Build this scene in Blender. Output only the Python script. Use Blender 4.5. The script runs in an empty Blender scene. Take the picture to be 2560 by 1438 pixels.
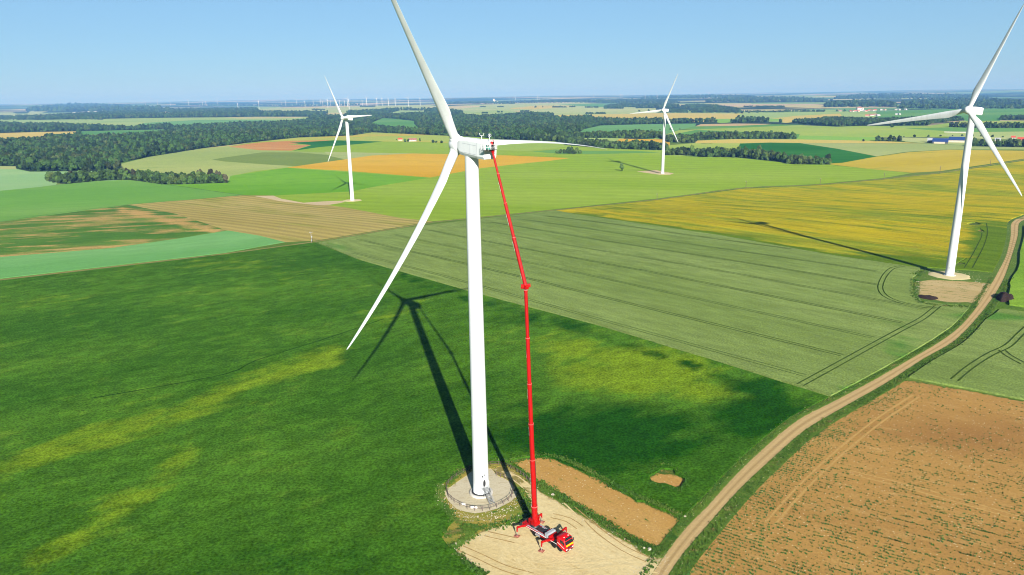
import bpy, bmesh, math, random
import numpy as np
from mathutils import Vector, Matrix, noise
from mathutils.geometry import delaunay_2d_cdt
random.seed(7); rng = np.random.default_rng(11)
scene = bpy.context.scene
COL = scene.collection
# ------------------------------------------------------------------ camera
H = 90.0; FPX = 1813.0
PITCH = math.radians(14.77); ROLL = math.radians(.875)
_R0 = Vector((1, 0, 0)); FWD = Vector((0, math.cos(PITCH), -math.sin(PITCH))); _U0 = Vector((0, math.sin(PITCH), math.cos(PITCH)))
RGT = _R0 * math.cos(ROLL) - _U0 * math.sin(ROLL); UPV = _U0 * math.cos(ROLL) + _R0 * math.sin(ROLL)
cam_d = bpy.data.cameras.new('camera'); cam = bpy.data.objects.new('camera', cam_d); COL.objects.link(cam)
cam_d.sensor_width = 36; cam_d.lens = FPX / 2560 * 36; cam_d.clip_start = 1; cam_d.clip_end = 120000
m = Matrix((RGT, UPV, -FWD)).transposed().to_4x4(); m.translation = (0, 0, H); cam.matrix_world = m
scene.camera = cam
# ------------------------------------------------------------------ light
SUN_EL = math.radians(25.5); SUN_AZ = math.radians(-13.2 + 180)      # azimuth clockwise from +Y, towards the sun
world = bpy.data.worlds.new('World'); scene.world = world; world.use_nodes = True
nt = world.node_tree; nt.nodes.clear()
wo = nt.nodes.new('ShaderNodeOutputWorld'); bg = nt.nodes.new('ShaderNodeBackground'); sky = nt.nodes.new('ShaderNodeTexSky')
sky.sky_type = 'NISHITA'; sky.sun_disc = False; sky.sun_elevation = SUN_EL; sky.sun_rotation = SUN_AZ
sky.altitude = 200; sky.air_density = 1.0; sky.dust_density = 0.0; sky.ozone_density = 3.0
hs = nt.nodes.new('ShaderNodeHueSaturation'); hs.inputs['Saturation'].default_value = 1.15; hs.inputs['Value'].default_value = 1.0
tint = nt.nodes.new('ShaderNodeMix'); tint.data_type = 'RGBA'; tint.blend_type = 'MULTIPLY'; tint.inputs[0].default_value = 1; tint.inputs[7].default_value = (.53, .66, .84, 1)
nt.links.new(sky.outputs[0], hs.inputs['Color']); nt.links.new(hs.outputs[0], tint.inputs[6]); even = nt.nodes.new('ShaderNodeMix'); even.data_type = 'RGBA'; even.inputs[0].default_value = .6; even.inputs[7].default_value = (3.05, 5.5, 7.8, 1)   # a flat blue mixed in evens the sky out
geo = nt.nodes.new('ShaderNodeNewGeometry'); sep = nt.nodes.new('ShaderNodeSeparateXYZ'); nt.links.new(geo.outputs['Incoming'], sep.inputs[0])
elv = nt.nodes.new('ShaderNodeMapRange'); elv.interpolation_type = 'SMOOTHSTEP'; elv.inputs['From Min'].default_value = -.5; elv.inputs['From Max'].default_value = -.15
elv.inputs['To Min'].default_value = .38; elv.inputs['To Max'].default_value = 1.; nt.links.new(sep.outputs['Z'], elv.inputs['Value'])      # deeper overhead
dim = nt.nodes.new('ShaderNodeVectorMath'); dim.operation = 'SCALE'; nt.links.new(even.outputs[2], dim.inputs[0]); nt.links.new(elv.outputs[0], dim.inputs['Scale'])
nt.links.new(tint.outputs[2], even.inputs[6]); nt.links.new(dim.outputs[0], bg.inputs[0]); nt.links.new(bg.outputs[0], wo.inputs[0])
bg.inputs[1].default_value = 0.05
sun_d = bpy.data.lights.new('sun', 'SUN'); sun_d.energy = 5.0; sun_d.angle = math.radians(.53); sun_d.color = (1, .95, .86)
sun = bpy.data.objects.new('sun', sun_d); COL.objects.link(sun)
S = Vector((math.sin(SUN_AZ) * math.cos(SUN_EL), math.cos(SUN_AZ) * math.cos(SUN_EL), math.sin(SUN_EL)))
sun.rotation_euler = (-S).to_track_quat('-Z', 'Y').to_euler(); sun.location = (0, 0, 300)
scene.view_settings.view_transform = 'Standard'; scene.view_settings.look = 'None'
scene.view_settings.exposure = 1.2; scene.view_settings.gamma = 1
scene.cycles.filter_width = 1.05; scene.cycles.max_bounces = 5; scene.cycles.diffuse_bounces = 2; scene.cycles.volume_bounces = 0
scene.cycles.transparent_max_bounces = 4; scene.cycles.glossy_bounces = 2; scene.cycles.transmission_bounces = 2
K = 1.66           # radiance of a sunlit level white surface at this exposure: photo colour / K = albedo
HAZE_COLOR = (.095, .25, .56, 1); HAZE_ABS = (.62, .49, .34, 1); HAZE_DENS = 1.05e-4

# ------------------------------------------------------------------ materials
def lin(c):
    c = c / 255.
    return c / 12.92 if c <= .04045 else ((c + .055) / 1.055) ** 2.4
def P(r, g, b, k=None):          # surface albedo from the colour it shows in full sun on level ground
    k = k or K
    return (lin(r) / k * 1.03, lin(g) / k * 1.02, lin(b) / k * .88, 1)
def A(r, g, b):
    return (r, g, b, 1)
class NT:
    def __init__(s, name, rough=.85, spec=.25, metal=0):
        s.m = bpy.data.materials.new(name); s.m.use_nodes = True; s.t = s.m.node_tree
        s.b = s.t.nodes['Principled BSDF']; s.b.inputs['Roughness'].default_value = rough
        s.b.inputs['Specular IOR Level'].default_value = spec; s.b.inputs['Metallic'].default_value = metal
        s.geo = None
    def n(s, ty, **kw):
        x = s.t.nodes.new(ty)
        for k, v in kw.items(): setattr(x, k, v)
        return x
    def link(s, a, b): s.t.links.new(a, b)
    def set(s, sock, v):
        if isinstance(v, bpy.types.NodeSocket): s.link(v, sock)
        else: sock.default_value = v
    def pos(s):
        if not s.geo: s.geo = s.n('ShaderNodeNewGeometry')
        return s.geo.outputs['Position']
    def mapv(s, rot=0, sc=(1, 1, 1)):
        mp = s.n('ShaderNodeMapping'); mp.vector_type = 'TEXTURE'; s.link(s.pos(), mp.inputs[0])
        mp.inputs['Rotation'].default_value = (0, 0, rot); mp.inputs['Scale'].default_value = sc
        return mp.outputs[0]
    def noise(s, scale, vec=None, detail=3, rough=.5, dist=0):
        x = s.n('ShaderNodeTexNoise'); s.link(vec or s.pos(), x.inputs['Vector']); x.inputs['Scale'].default_value = scale
        x.inputs['Detail'].default_value = detail; x.inputs['Roughness'].default_value = rough; x.inputs['Distortion'].default_value = dist
        return x.outputs['Fac']
    def ramp(s, fac, lo, hi, a=0., b=1.):
        x = s.n('ShaderNodeMapRange'); s.link(fac, x.inputs['Value'])
        x.inputs['From Min'].default_value = lo; x.inputs['From Max'].default_value = hi
        x.inputs['To Min'].default_value = a; x.inputs['To Max'].default_value = b; x.interpolation_type = 'SMOOTHSTEP'
        return x.outputs['Result']
    def mix(s, f, a, b):
        x = s.n('ShaderNodeMix', data_type='RGBA'); s.set(x.inputs[0], f); s.set(x.inputs[6], a); s.set(x.inputs[7], b)
        return x.outputs[2]
    def mul(s, col, f):
        x = s.n('ShaderNodeVectorMath', operation='SCALE'); s.set(x.inputs[0], col); s.set(x.inputs['Scale'], f)
        return x.outputs[0]
    def math(s, op, a, b=0., c=None):
        x = s.n('ShaderNodeMath', operation=op); s.set(x.inputs[0], a); s.set(x.inputs[1], b)
        if c is not None: s.set(x.inputs[2], c)
        return x.outputs[0]
    def attr(s, name):
        x = s.n('ShaderNodeAttribute'); x.attribute_name = name
        return x.outputs['Fac']
    def bump(s, h, strength=.5, dist=.3):
        x = s.n('ShaderNodeBump'); s.link(h, x.inputs['Height']); x.inputs['Strength'].default_value = strength
        x.inputs['Distance'].default_value = dist; s.link(x.outputs[0], s.b.inputs['Normal'])
    def stripes(s, rot, period, width, soft=.12, wob=0.):
        mp = s.mapv(rot); sx = s.n('ShaderNodeSeparateXYZ'); s.link(mp, sx.inputs[0])
        v = sx.outputs['Y']
        if wob: v = s.math('ADD', v, s.math('MULTIPLY', s.noise(.012, detail=1), wob))
        f = s.math('PINGPONG', v, period / 2)
        return s.ramp(f, width * (1 - soft) if width else 0, width * (1 + soft) + .01, 1., 0.)
    def color(s, c):
        s.set(s.b.inputs['Base Color'], c); return s.m
def plain(name, c, rough=.5, spec=.4, metal=0, var=0., vs=1.):
    q = NT(name, rough, spec, metal)
    if var:
        f = q.noise(vs, detail=4)
        return q.color(q.mul(c[:3], q.ramp(f, .3, .7, 1 - var, 1 + var * .6)))
    return q.color(c)

def crop(name, c1, c2, c3=None, fine=.35, rot=0., big=.006, stretch=3., patch=(.55, .7), tram=None, tramc=None,
         rows=None, grain=1.1, patchattr=None, bump=.5, edge=None, rough=.9, mid=.0):
    """field of one crop: two tones in long drifts, a third in patches, grain of plants, drill rows, tramlines"""
    q = NT(name, rough, 0.)
    v = q.mapv(rot, (stretch, 1, 1))
    n1 = q.noise(big, v, 5, .6)
    col = q.mix(q.ramp(n1, .35, .65), c1, c2)
    n2 = q.noise(big * 6, v, 6, .65)
    if c3:
        f = q.ramp(q.math('ADD', q.math('MULTIPLY', n1, .35), q.math('MULTIPLY', n2, .65)), *patch)
        col = q.mix(f, col, c3)
    if patchattr:
        for nm, cc in patchattr:
            a = q.attr(nm)
            f = q.ramp(q.math('ADD', a, q.math('MULTIPLY', q.math('SUBTRACT', n2, .5), 1.3)), .3, .75)
            col = q.mix(f, col, cc)
    if rows:
        col = q.mul(col, q.ramp(q.stripes(rot, rows[0], rows[0] * .25, .8, rows[2] if len(rows) > 2 else 0), 0, 1, 1., 1 - rows[1]))
    g1 = q.noise(grain, detail=5, rough=.7)
    g2 = q.noise(grain * .17, v, 3, .6)
    g = q.math('MULTIPLY', q.ramp(g1, .25, .75, 1 - fine, 1 + fine), q.ramp(g2, .3, .7, 1 - fine * .3, 1 + fine * .3))
    if mid: g = q.math('MULTIPLY', g, q.ramp(q.noise(.11, v, 5, .7), .3, .7, 1 - mid, 1 + mid))
    col = q.mul(col, g)
    if tram:
        f = q.stripes(rot, tram[0], tram[1], .3, tram[2] if len(tram) > 2 else 0)
        col = q.mix(q.math('MULTIPLY', f, .8), col, tramc)
    if bump: q.bump(g1, bump, .35)
    return q.color(col)
# ------------------------------------------------------------------ terrain
_YK = np.array([-50000, 0, 350, 500, 740, 950, 1300, 1800, 2400, 3200, 5000, 8000, 11000, 15000, 22000, 60000.])
_ZK = np.array([0, 0, 0, -2, -9.5, -10.5, -4, 2, -5, -2, 2, 6, 16, 44, 62, 30.])
def hgt(x, y):
    x = np.asarray(x, float); y = np.asarray(y, float)
    i = np.clip(np.searchsorted(_YK, y) - 1, 0, len(_YK) - 2)
    t = np.clip((y - _YK[i]) / (_YK[i + 1] - _YK[i]), 0, 1); t = t * t * (3 - 2 * t)
    z = _ZK[i] * (1 - t) + _ZK[i + 1] * t
    r = np.hypot(x, y)
    a = np.interp(r, [0, 450, 900, 2000, 4000, 9000, 14000, 50000], [0, 0, .8, 2.4, 6, 14, 22, 30])
    w = np.sin(x / 310 + 1.3 + np.sin(y / 520)) * .5 + np.sin(y / 410 + x / 900 + .4) * .35
    w2 = np.sin(x / 1700 + .7 + np.sin(y / 2300)) * .7 + np.sin(y / 1500 - x / 3100 + 2.) * .5
    k = np.clip((r - 2500) / 5000, 0, 1)
    return z + a * (w * (1 - k) + w2 * k)
_F = np.array(FWD); _Rv = np.array(RGT); _Uv = np.array(UPV); _C = np.array((0, 0, H))
def rays(uv):
    uv = np.asarray(uv, float)
    return _F + _Rv * ((uv[:, :1] - 1280) / FPX) + _Uv * ((719 - uv[:, 1:2]) / FPX)
def at_many(uv, dz=0., far=42000.):
    """photo pixels -> points on the terrain (dz above it)"""
    d = rays(uv); n = len(d); dz = np.broadcast_to(np.asarray(dz, float), (n,))
    lo = np.full(n, 10.); hi = np.full(n, np.nan); t = lo.copy()
    hl = np.hypot(d[:, 0], d[:, 1])
    while True:
        t = t * 1.012
        p = _C + d * t[:, None]; below = p[:, 2] < hgt(p[:, 0], p[:, 1]) + dz
        new = below & np.isnan(hi); hi[new] = t[new]; lo[np.isnan(hi)] = t[np.isnan(hi)]
        if t[0] > far or not np.isnan(hi).any(): break
    miss = np.isnan(hi); hi[miss] = far; lo[miss] = far
    for _ in range(22):
        mid = (lo + hi) / 2; p = _C + d * mid[:, None]; below = p[:, 2] < hgt(p[:, 0], p[:, 1]) + dz
        hi = np.where(below, mid, hi); lo = np.where(below, lo, mid)
    p = _C + d * hi[:, None]; p[:, 2] = hgt(p[:, 0], p[:, 1])
    return p
def at(u, v, dz=0.):
    return Vector(at_many([(u, v)], dz)[0])
def proj_many(p):
    q = np.asarray(p, float) - _C; w = q @ _F
    return np.stack([1280 + FPX * (q @ _Rv) / w, 719 - FPX * (q @ _Uv) / w], 1)
def parse(s):
    pts = []
    for tok in s.split():
        up = tok.endswith('^'); a, b = tok.rstrip('^').split(','); pts.append((float(a), float(b), 13. if up else 0.))
    return pts
def outline(s, step=16., maxlen=.02, jit=0.):
    """closed outline read off the photo -> map polygon following the terrain"""
    P_ = parse(s) if isinstance(s, str) else s
    uv = []; n = len(P_)
    for i in range(n):
        a = P_[i]; b = P_[(i + 1) % n]; k = max(1, int(math.hypot(b[0] - a[0], b[1] - a[1]) / step))
        for j in range(k):
            t = j / k; uv.append((a[0] + (b[0] - a[0]) * t, a[1] + (b[1] - a[1]) * t, a[2] + (b[2] - a[2]) * t))
    uv = np.array(uv); w = at_many(uv[:, :2], uv[:, 2])[:, :2]
    out = []; n = len(w)
    for i in range(n):
        a = w[i]; b = w[(i + 1) % n]; L = np.hypot(*(b - a)); r = np.hypot(*a); ml = max(1.2, r * maxlen)
        k = min(40, max(1, int(L / ml)))
        for j in range(k): out.append(a + (b - a) * j / k)
    out = np.array(out)
    if jit:
        for i in range(len(out)):
            r = math.hypot(*out[i]); 
            if r < 900:
                v = Vector((out[i][0] * .35, out[i][1] * .35, 3.)); o = noise.noise_vector(v) * jit + noise.noise_vector(v * .23) * jit * 1.6
                out[i] += (o.x, o.y)
    return out
def pip(poly, pts):
    x = pts[:, 0]; y = pts[:, 1]; c = np.zeros(len(pts), bool)
    x0, y0 = poly[:, 0], poly[:, 1]; x1, y1 = np.roll(x0, -1), np.roll(y0, -1)
    bb = (x >= x0.min()) & (x <= x0.max()) & (y >= y0.min()) & (y <= y0.max())
    ii = np.nonzero(bb)[0]
    for a, b, e, f in zip(x0, y0, x1, y1):
        if b == f: continue
        yy = y[ii]; h = ((b > yy) != (f > yy)) & (x[ii] < (e - a) * (yy - b) / (f - b) + a)
        c[ii] ^= h
    return c
def ribbon_poly(pts, w):
    """map polyline (n,2) -> closed polygon w metres wide"""
    p = np.asarray(pts, float); d = np.gradient(p, axis=0); d /= np.linalg.norm(d, axis=1)[:, None]
    nrm = np.stack([-d[:, 1], d[:, 0]], 1)
    ww = np.broadcast_to(np.asarray(w, float), (len(p),))[:, None] / 2
    return np.concatenate([p + nrm * ww, (p - nrm * ww)[::-1]])
def path(s, dens=6.):
    """polyline read off the photo -> evenly resampled smooth map polyline"""
    P_ = np.array(parse(s)); w = at_many(P_[:, :2])[:, :2]
    # catmull-rom
    out = []
    for i in range(len(w) - 1):
        p0 = w[max(i - 1, 0)]; p1 = w[i]; p2 = w[i + 1]; p3 = w[min(i + 2, len(w) - 1)]
        k = max(2, int(np.hypot(*(p2 - p1)) / max(dens, np.hypot(*p1) * .012)))
        for j in range(k):
            t = j / k
            out.append(.5 * ((2 * p1) + (-p0 + p2) * t + (2 * p0 - 5 * p1 + 4 * p2 - p3) * t * t + (-p0 + 3 * p1 - 3 * p2 + p3) * t ** 3))
    out.append(w[-1])
    return np.array(out)

# field list: (name, material key, height of the crop, outline); later ones lie over earlier ones
FIELDS = []
def fld(name, mat, top, s, jit=0., lab=None): FIELDS.append([name, mat, top, s, jit, lab])
FOREST = 'forest_floor'
# --- woods (ground under them; the trees are scattered where this stays uppermost)
fld('wood_ground', FOREST, 0, '-500,300 0,300 430,276 520,276 640,274 820,279 930,275 1000,271 1078,272 1110,278 1190,279^ 1200,288^ 1320,281^ 1395,283^ 1395,288^ 1325,293^ 1475,288^ 1490,293^ 1600,293^ 1750,296^ 1800,292^ 1840,291^ 1921,294^ 1921,306 1840,307 1772,306 1600,311 1500,314.5 1435,332.5 1397,342.5 1335,351 1250,349 1200,343 1128,340 930,331 880,339 745,344 640,355 575,363 507,371 375,392 290,409 297,417 300,427 75,429 42,422 47,416 0,415 -500,415')
fld('wood_ground', FOREST, 0, '1950,297^ 2030,293^ 2071,289^ 2149,291^ 2248,291^ 2374,287^ 2440,288^ 2506,286^ 2640,282^ 2640,301 2560,300 2402,302 2332,307 2318,314 2149,314 2093,316 2009,310 1950,303')
# --- far fields
fld('quarry', 'chalk', 0, '176,282 217,279 225,277.5 265,277 310,280 305,283 250,284 215,283')
fld('quarry', 'chalk', 0, '325,281.5 360,280.5 360,282.5 330,283.2')
fld('field', 'pale', 0, '0,281 32,281 48,287 68,285 75,278 120,279 95,284 140,285.5 187,285.5 215,287 180,290 100,291 0,289')
fld('field', 'beige', 0, '370,288 400,281 415,279 430,284 436,289.5')
fld('field', 'palegreen', 0, '425,275.5 450,272 560,270.5 700,267 705,271 600,276 500,277 440,278')
fld('field', 'palegreen', 0, '-500,297 0,297 88,300 250,297.5 425,294.5 560,293.5 640,292 771,292 785,294^ 732,300^ 680,303^ 560,306^ 500,308.5^ 435,313^ 425,307^ 362,313^ 312,315^ 212,309.5^ 100,307.5^ 0,306^ -500,306^')
fld('field', 'teal', 0, '315,314^ 362,307 500,300 640,300 700,301 560,306^ 435,313^ 425,307^ 362,312^')
fld('field', 'beige', 0, '560,293.7 640,292.3 770,292.4 740,295.5 600,297')
fld('field', 'straw', 0, '-500,334 0,333 100,330 200,328.5 190,332^ 117,333^ 100,340^ 25,343^ -500,346^')
fld('field', 'green', 0, '200,328.5 300,326 422,323.5 412,325^ 337,331^ 212,336^ 195,332.5^')
fld('field', 'green', 0, '926,300^ 956,295.5 993,297.6 1038,303 1036,309.5 1062,317.4^ 1041,318.7^ 983,315.3^ 948,311^ 930,307^')
fld('field', 'pale', 0, '652,282^ 640,274 700,269 780,267 860,265 1000,264 1060,262 1100,266 1078,272^ 1000,271^ 930,275^ 814,279^ 700,279^ 660,282^')
fld('field', 'beige', 0, '690,269 860,264.5 960,264 900,266.5 760,271')
fld('field', 'beige', 0, '780,288^ 830,282 872,282 862,287^')
fld('field', 'palegreen', 0, '950,284^ 1000,276 1070,277 1060,281^ 990,284^')
fld('field', 'pale', 0, '1060,268 1200,262 1340,258 1460,256 1500,262 1640,262 1640,292^ 1490,292^ 1475,287^ 1395,283^ 1320,281^ 1200,287^ 1150,276^ 1080,270^')
fld('field', 'beige', 0, '1060,268 1150,264 1210,266 1150,272')
fld('field', 'straw', 0, '1270,272 1340,264 1450,264 1400,269 1340,274')
fld('field', 'pinkish', 0, '1245,283 1290,277 1335,277 1300,281')
fld('field', 'palegreen', 0, '1152,286^ 1160,278 1190,280 1250,276 1305,280 1210,288^')
fld('field', 'green', 0, '1395,262 1480,259 1560,265 1500,268')
fld('field', 'straw', 0, '1325,293^ 1400,287.5 1475,287 1640,283 1840,284 2000,286 2010,288 1840,292^ 1790,294^ 1750,296^ 1600,294^ 1490,294^ 1475,288^ 1400,290^')
fld('field', 'palegreen', 0, '1560,284 1640,278 1700,275 1840,277 2090,275 2090,278 2000,285 1840,284 1640,283')
fld('field', 'beige', 0, '1788,279 1840,274 1960,274 2060,276 1900,279')
fld('field', 'palegreen', 0, '1840,290^ 1850,285 1990,279 2190,279 2190,287^ 2110,289^ 2071,288^ 1964,297^ 1925,303 1925,294')
fld('field', 'straw', 0, '1928,297 1990,290 2100,284 2110,287^ 2071,288^ 1964,297^')
fld('field', 'green', 0, '2190,280 2320,274 2640,267 2640,282^ 2480,286^ 2380,287^ 2280,287^ 2200,288^')
fld('field', 'green', 0, '2400,284 2520,280 2510,284 2500,292^ 2440,294^ 2400,290^')
fld('field', 'lime', 0, '1776,298 1840,297 1840,306 1800,308 1776,302')
fld('field', 'lime', 0, '1921,297 1962,297 1945,303 1921,304')
fld('field', 'teal', 0, '1435,333^ 1460,323 1500,314 1600,311 1740,309 1738,316 1700,325 1632,331^ 1557,328^ 1537,331^ 1450,336^')
fld('field', 'pinkish', 0, '1738,316 1752,310.5 1840,309 1930,310 1900,313 1840,315')
fld('field', 'green', 0, '1738,316 1840,315 1930,311 2009,312 1990,316 1900,320 1700,324')
fld('field', 'lightgreen', 0, '1632,332^ 1700,325 1840,320 2000,313 2093,317 2150,315 2320,315 2402,303 2640,301 2640,330 2430,343 2185,343 1993,337^ 1952,335^ 1925,343^ 1840,340^ 1775,335^ 1700,331^')
fld('field', 'green', 0, '1640,331^ 1740,325 1840,329 2000,335 1992,337^ 1952,335^ 1900,341^ 1775,335^ 1700,331^')
fld('field', 'green', 0, '2260,321 2375,318.5 2450,320 2640,320 2640,328 2500,331 2380,329')
fld('field', 'pale', 0, '2380,331 2640,328 2640,352 2425,346 2340,338')
fld('field', 'lime', 0, '1992,347 2000,339 2187,343 2187,352 2000,350 1980,348')
fld('field', 'pale', 0, '2187,343 2425,346 2425,364 2310,358 2262,354 2240,345')
fld('field', 'palegreen', 0, '1400,350^ 1462,345 1560,346 1515,353^ 1452,348^')
fld('field', 'gold', 0, '1515,353^ 1550,347 1675,349 1675,355^ 1662,356^ 1640,352^ 1625,357^ 1545,357^ 1525,361^')
fld('field', 'straw', 0, '1735,352 1840,348 2009,349 2200,352.5 2310,358.5 2000,357.5 1840,358 1740,358')
fld('field', 'lightgreen', 0, '1665,374^ 1668,364 1735,358 1840,358 1930,357 1896,368^ 1840,370^ 1792,366^ 1732,365^ 1690,372^')
fld('field', 'darkgreen', 0, '1840,369^ 1850,359 1925,356.5 2000,358 2093,372 2190,391 2107,407 2065,409 2020,397^ 1981,385^ 1933,379^ 1896,368^')
fld('field', 'greypale', 0, '2000,358 2310,359 2430,364.5 2640,367 2640,375 2560,374 2374,374 2262,380 2192,391 2093,372')
fld('field', 'ochre_far', 0, '2065,410 2107,407 2190,392 2270,381 2374,374.5 2560,377 2700,380 2700,372 2560,397 2470,410.5 2350,428 2280,432 2177,423')
# --- middle distance
fld('field', 'yellowgreen', 0, '575,365 640,355 745,344 880,339 930,331 1128,340 1200,343 1250,349 1335,351 1390,353 1420,363 1540,372 1660,376 1662,388 1750,393 1840,394 1961,407 1980,411 2070,412 2177,423 2280,433 2210,445 2050,460 1860,468.5 1640,497 1390,523 1180,545 1085,553 1000,545 870,520 700,500 684,489 610,488 412,461 570,457')
fld('field', 'palewheat', 0, '300,410 375,392 507,371 575,365 640,375 800,381 925,386 880,395 716,419 640,428 576,440 574,448 560,436^ 530,425^ 440,424^ 380,425^ 330,424^ 300,434^ 305,430 298,417')
fld('field', 'olive', 0, '560,394 655,381 745,381 838,389 911,395 869,401 808,410 745,416 674,412 560,404 530,399')
fld('field', 'orangebrown', 0, '571,367 640,357 730,352 837,349 811,353 719,362 779,362 729,377 652,376')
fld('field', 'darkgreen', 0, '724,357 837,351 956,354 900,360 798,368 734,377 779,363')
fld('field', 'lightgold', 0, '640,355 745,344.5 880,339 930,331 1128,340 1128,357 956,354 837,350 700,353')
fld('field', 'lightgreen', 0, '1040,347 1128,341 1250,350 1390,354 1425,366 1320,378 1128,372 1128,357')
fld('field', 'greypale', 0, '811,380 1049,384 930,389 869,400 824,390')
fld('field', 'gold', 0, '718,419 930,389 1030,384 1200,387 1275,389 1425,395.5 1375,402 1287,411 1200,421 1075,444 877,428')
fld('field', 'vivid', 0, '576,440 716,420 1075,444.5 930,468 877,479 684,489 610,488 412,461 570,457')
fld('field', 'green', 0, '1330,379 1387,374 1457,377 1600,378 1650,382 1500,385 1400,385')
fld('field', 'greypale', 0, '-500,415 0,415.5 47,416 42,423 -500,425')
fld('field', 'mintpale', 0, '-500,425 42,423 75,429.5 300,427.5 300,434^ 250,439^ 170,437^ 140,441^ 120,449^ 145,456 165,459.5 95,468 0,478 -500,515')
fld('field', 'medgreen', 0, '-500,515 0,477 95,468 165,460 240,453 320,450 412,461 544,480 610,488 320,512 0,555 -500,625')
fld('field', 'stubble', 0, '320,512 600,489 684,489 700,500 760,507 820,513 870,520 1000,545 1085,554 900,584 790,602 712,606 570,577 440,535', .4)
fld('field', 'patchy', 0, '-500,625 0,555 320,512 440,535 570,577 440,597 280,620 0,643 -500,700', .3)
fld('field', 'mint', .2, '-500,702 0,643.5 280,621 440,598 570,577 650,590 712,606 560,633 370,655 0,697 -500,757', .2)
fld('field', 'wheat', .6, '797,608 1000,573 1180,551 1388,528 1440,537 1800,590 2080,640 2300,672 2290,700 2292,740 2308,754 2360,764 2440,766 2415,792 2375,822 2255,897 2081,994 1800,907 1500,816 1170,728 900,650', .25)
fld('field', 'ochre', .55, '1390,528 1640,502 1860,473 2050,464.5 2210,450 2350,435 2470,417 2560,403 2950,335 2950,520 2560,536 2520,556 2518,600 2505,640 2478,688 2440,684 2300,671 2080,639 1800,589.5 1440,536.5', .25)
fld('field', 'deepgreen', .5, '-900,815 -500,765 0,704 370,661 560,638 785,608 895,651 1170,730 1500,818 1800,909 2074,996 1985,1044 1893,1120 1820,1190 1758,1258 1702,1312 1650,1378 1640,1470 1400,1600 1500,2400 -900,2400', .25)
fld('field', 'vivid_tall', .9, '2950,500 2562,566 2554,600 2548,660 2530,700 2522,740 2522,764 2560,770 3000,795', .6)
fld('field', 'wheat', .6, '2266,943 2320,902 2400,852 2470,797 2500,775 2560,782 2950,812 2950,1065 2560,1000 2300,951', .25)
fld('ploughed_field', 'ploughed', 0, '2250,949 2300,955 2560,1002 2950,1070 2950,2000 1400,2000 1640,1560 1712,1438 1790,1322 1870,1232 1960,1142 2060,1066 2170,986', .5)
fld('verge', 'dry_verge', .12, '1092,1235 1100,1215 1125,1198 1170,1172 1230,1157 1275,1160 1335,1205 1340,1282 1300,1296 1260,1314 1215,1327 1175,1347 1150,1361 1128,1374 1100,1345 1110,1335 1130,1305 1110,1270', .5)
fld('verge', 'verge', .1, '1290,1170 1345,1192 1360,1205 1410,1238 1460,1266 1522,1306 1585,1341 1640,1364 1668,1358 1676,1340 1702,1300 1720,1330 1660,1400 1618,1390 1575,1364 1512,1331 1450,1294 1385,1256 1340,1225', .4)
fld('cleared_ground', 'cleared', 0, '1272,1158 1305,1147 1345,1145 1367,1142 1392,1150 1450,1177 1505,1205 1567,1235 1600,1257 1617,1257 1655,1275 1700,1295 1697,1315 1672,1345 1665,1365 1637,1370 1580,1347 1517,1312 1455,1272 1405,1245 1355,1212 1335,1197 1300,1175', .5)
fld('cleared_ground', 'cleared', 0, '1627,1194 1640,1182 1654,1172 1682,1173 1690,1184 1716,1200 1705,1219 1692,1225 1670,1213 1655,1214 1636,1209', .5)
fld('bare_patch', 'cleared', 0, '2416,560 2440,557 2455,562 2440,566 2425,565', .2)
fld('bare_patch', 'cleared', 0, '2440,577 2455,575 2462,581 2448,581', .2)
fld('bare_patch', 'cleared', 0, '2388,662 2405,651 2416,646 2416,650 2400,657 2412,659 2414,663 2390,664', .2)
fld('verge', 'verge', .1, '2280,696 2318,670 2440,678 2500,684 2480,716 2452,764 2306,756 2284,742', .4)
fld('gravel_pad', 'pad_worn', 0, '2296,704 2330,699 2420,704 2468,708 2492,712 2484,726 2470,746 2446,762 2420,756 2380,757 2340,751 2298,743', .5)
fld('gravel_pad', 'pad_pink', 0, '636,490.5 684,489.5 703,497 758,507 820,503 858,502 862,505 850,508 824,512 792,513 700,503 672,497', .2)
fld('gravel_pad', 'pad_pink', 0, '1592,429 1640,425.5 1662,430 1685,433.5 1675,437 1650,437 1612,432', .2)
fld('crane_pad', 'sand', 0, '1145,1372 1143,1360 1155,1357 1175,1345 1220,1322 1270,1310 1300,1293 1330,1280 1332,1250 1305,1220 1275,1197 1250,1186 1241,1188 1230,1172 1250,1168 1270,1175 1305,1192 1332,1212 1355,1232 1392,1252 1455,1290 1517,1327 1580,1360 1620,1388 1655,1396 1628,1450 1560,1560 1300,1540 1210,1438 1180,1415 1147,1385', .5)
fld('turbine_pad', 'gravel', 0, '1112.5,1223 1111.5,1237 1121,1253 1142,1273 1163,1281 1189,1285 1215,1282 1246,1274 1277,1255 1294,1240 1293,1231 1286,1217 1277,1204 1257,1194 1243,1189 1228,1171 1205,1171 1180,1178 1166,1188 1142,1205 1126,1217', .25)
# --- roads
road_l = '2700,500 2560,541 2535,552 2527,563 2526,591 2515,638 2491.5,685.5 2468,726 2449,756.5 2420,794 2387,827 2340,860 2271,900 2180,952 2088,1001 1994,1050 1904,1124.5 1830,1196 1770,1263 1714,1319 1665,1383 1627,1438 1560,1560 1400,1900'
road_r = '2700,506 2575,545 2552,555 2547,563 2544.6,591 2529,643 2512.7,690 2491.5,730.5 2468,764 2444,794 2411,830 2375.6,860 2305,900 2219,956 2106.5,1020 2013,1076 1927,1151 1859.5,1214 1807,1270.5 1762,1323 1717,1375 1672,1438 1615,1560 1450,1900'
track_s = '-500,757.5 -300,734 0,700 370,657 560,635 790,604 1000,569.5 1085,555.5 1170,547 1390,525 1640,499 1860,470 2050,461.5 2210,447 2350,432 2470,413.5 2560,399 2750,362'

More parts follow.
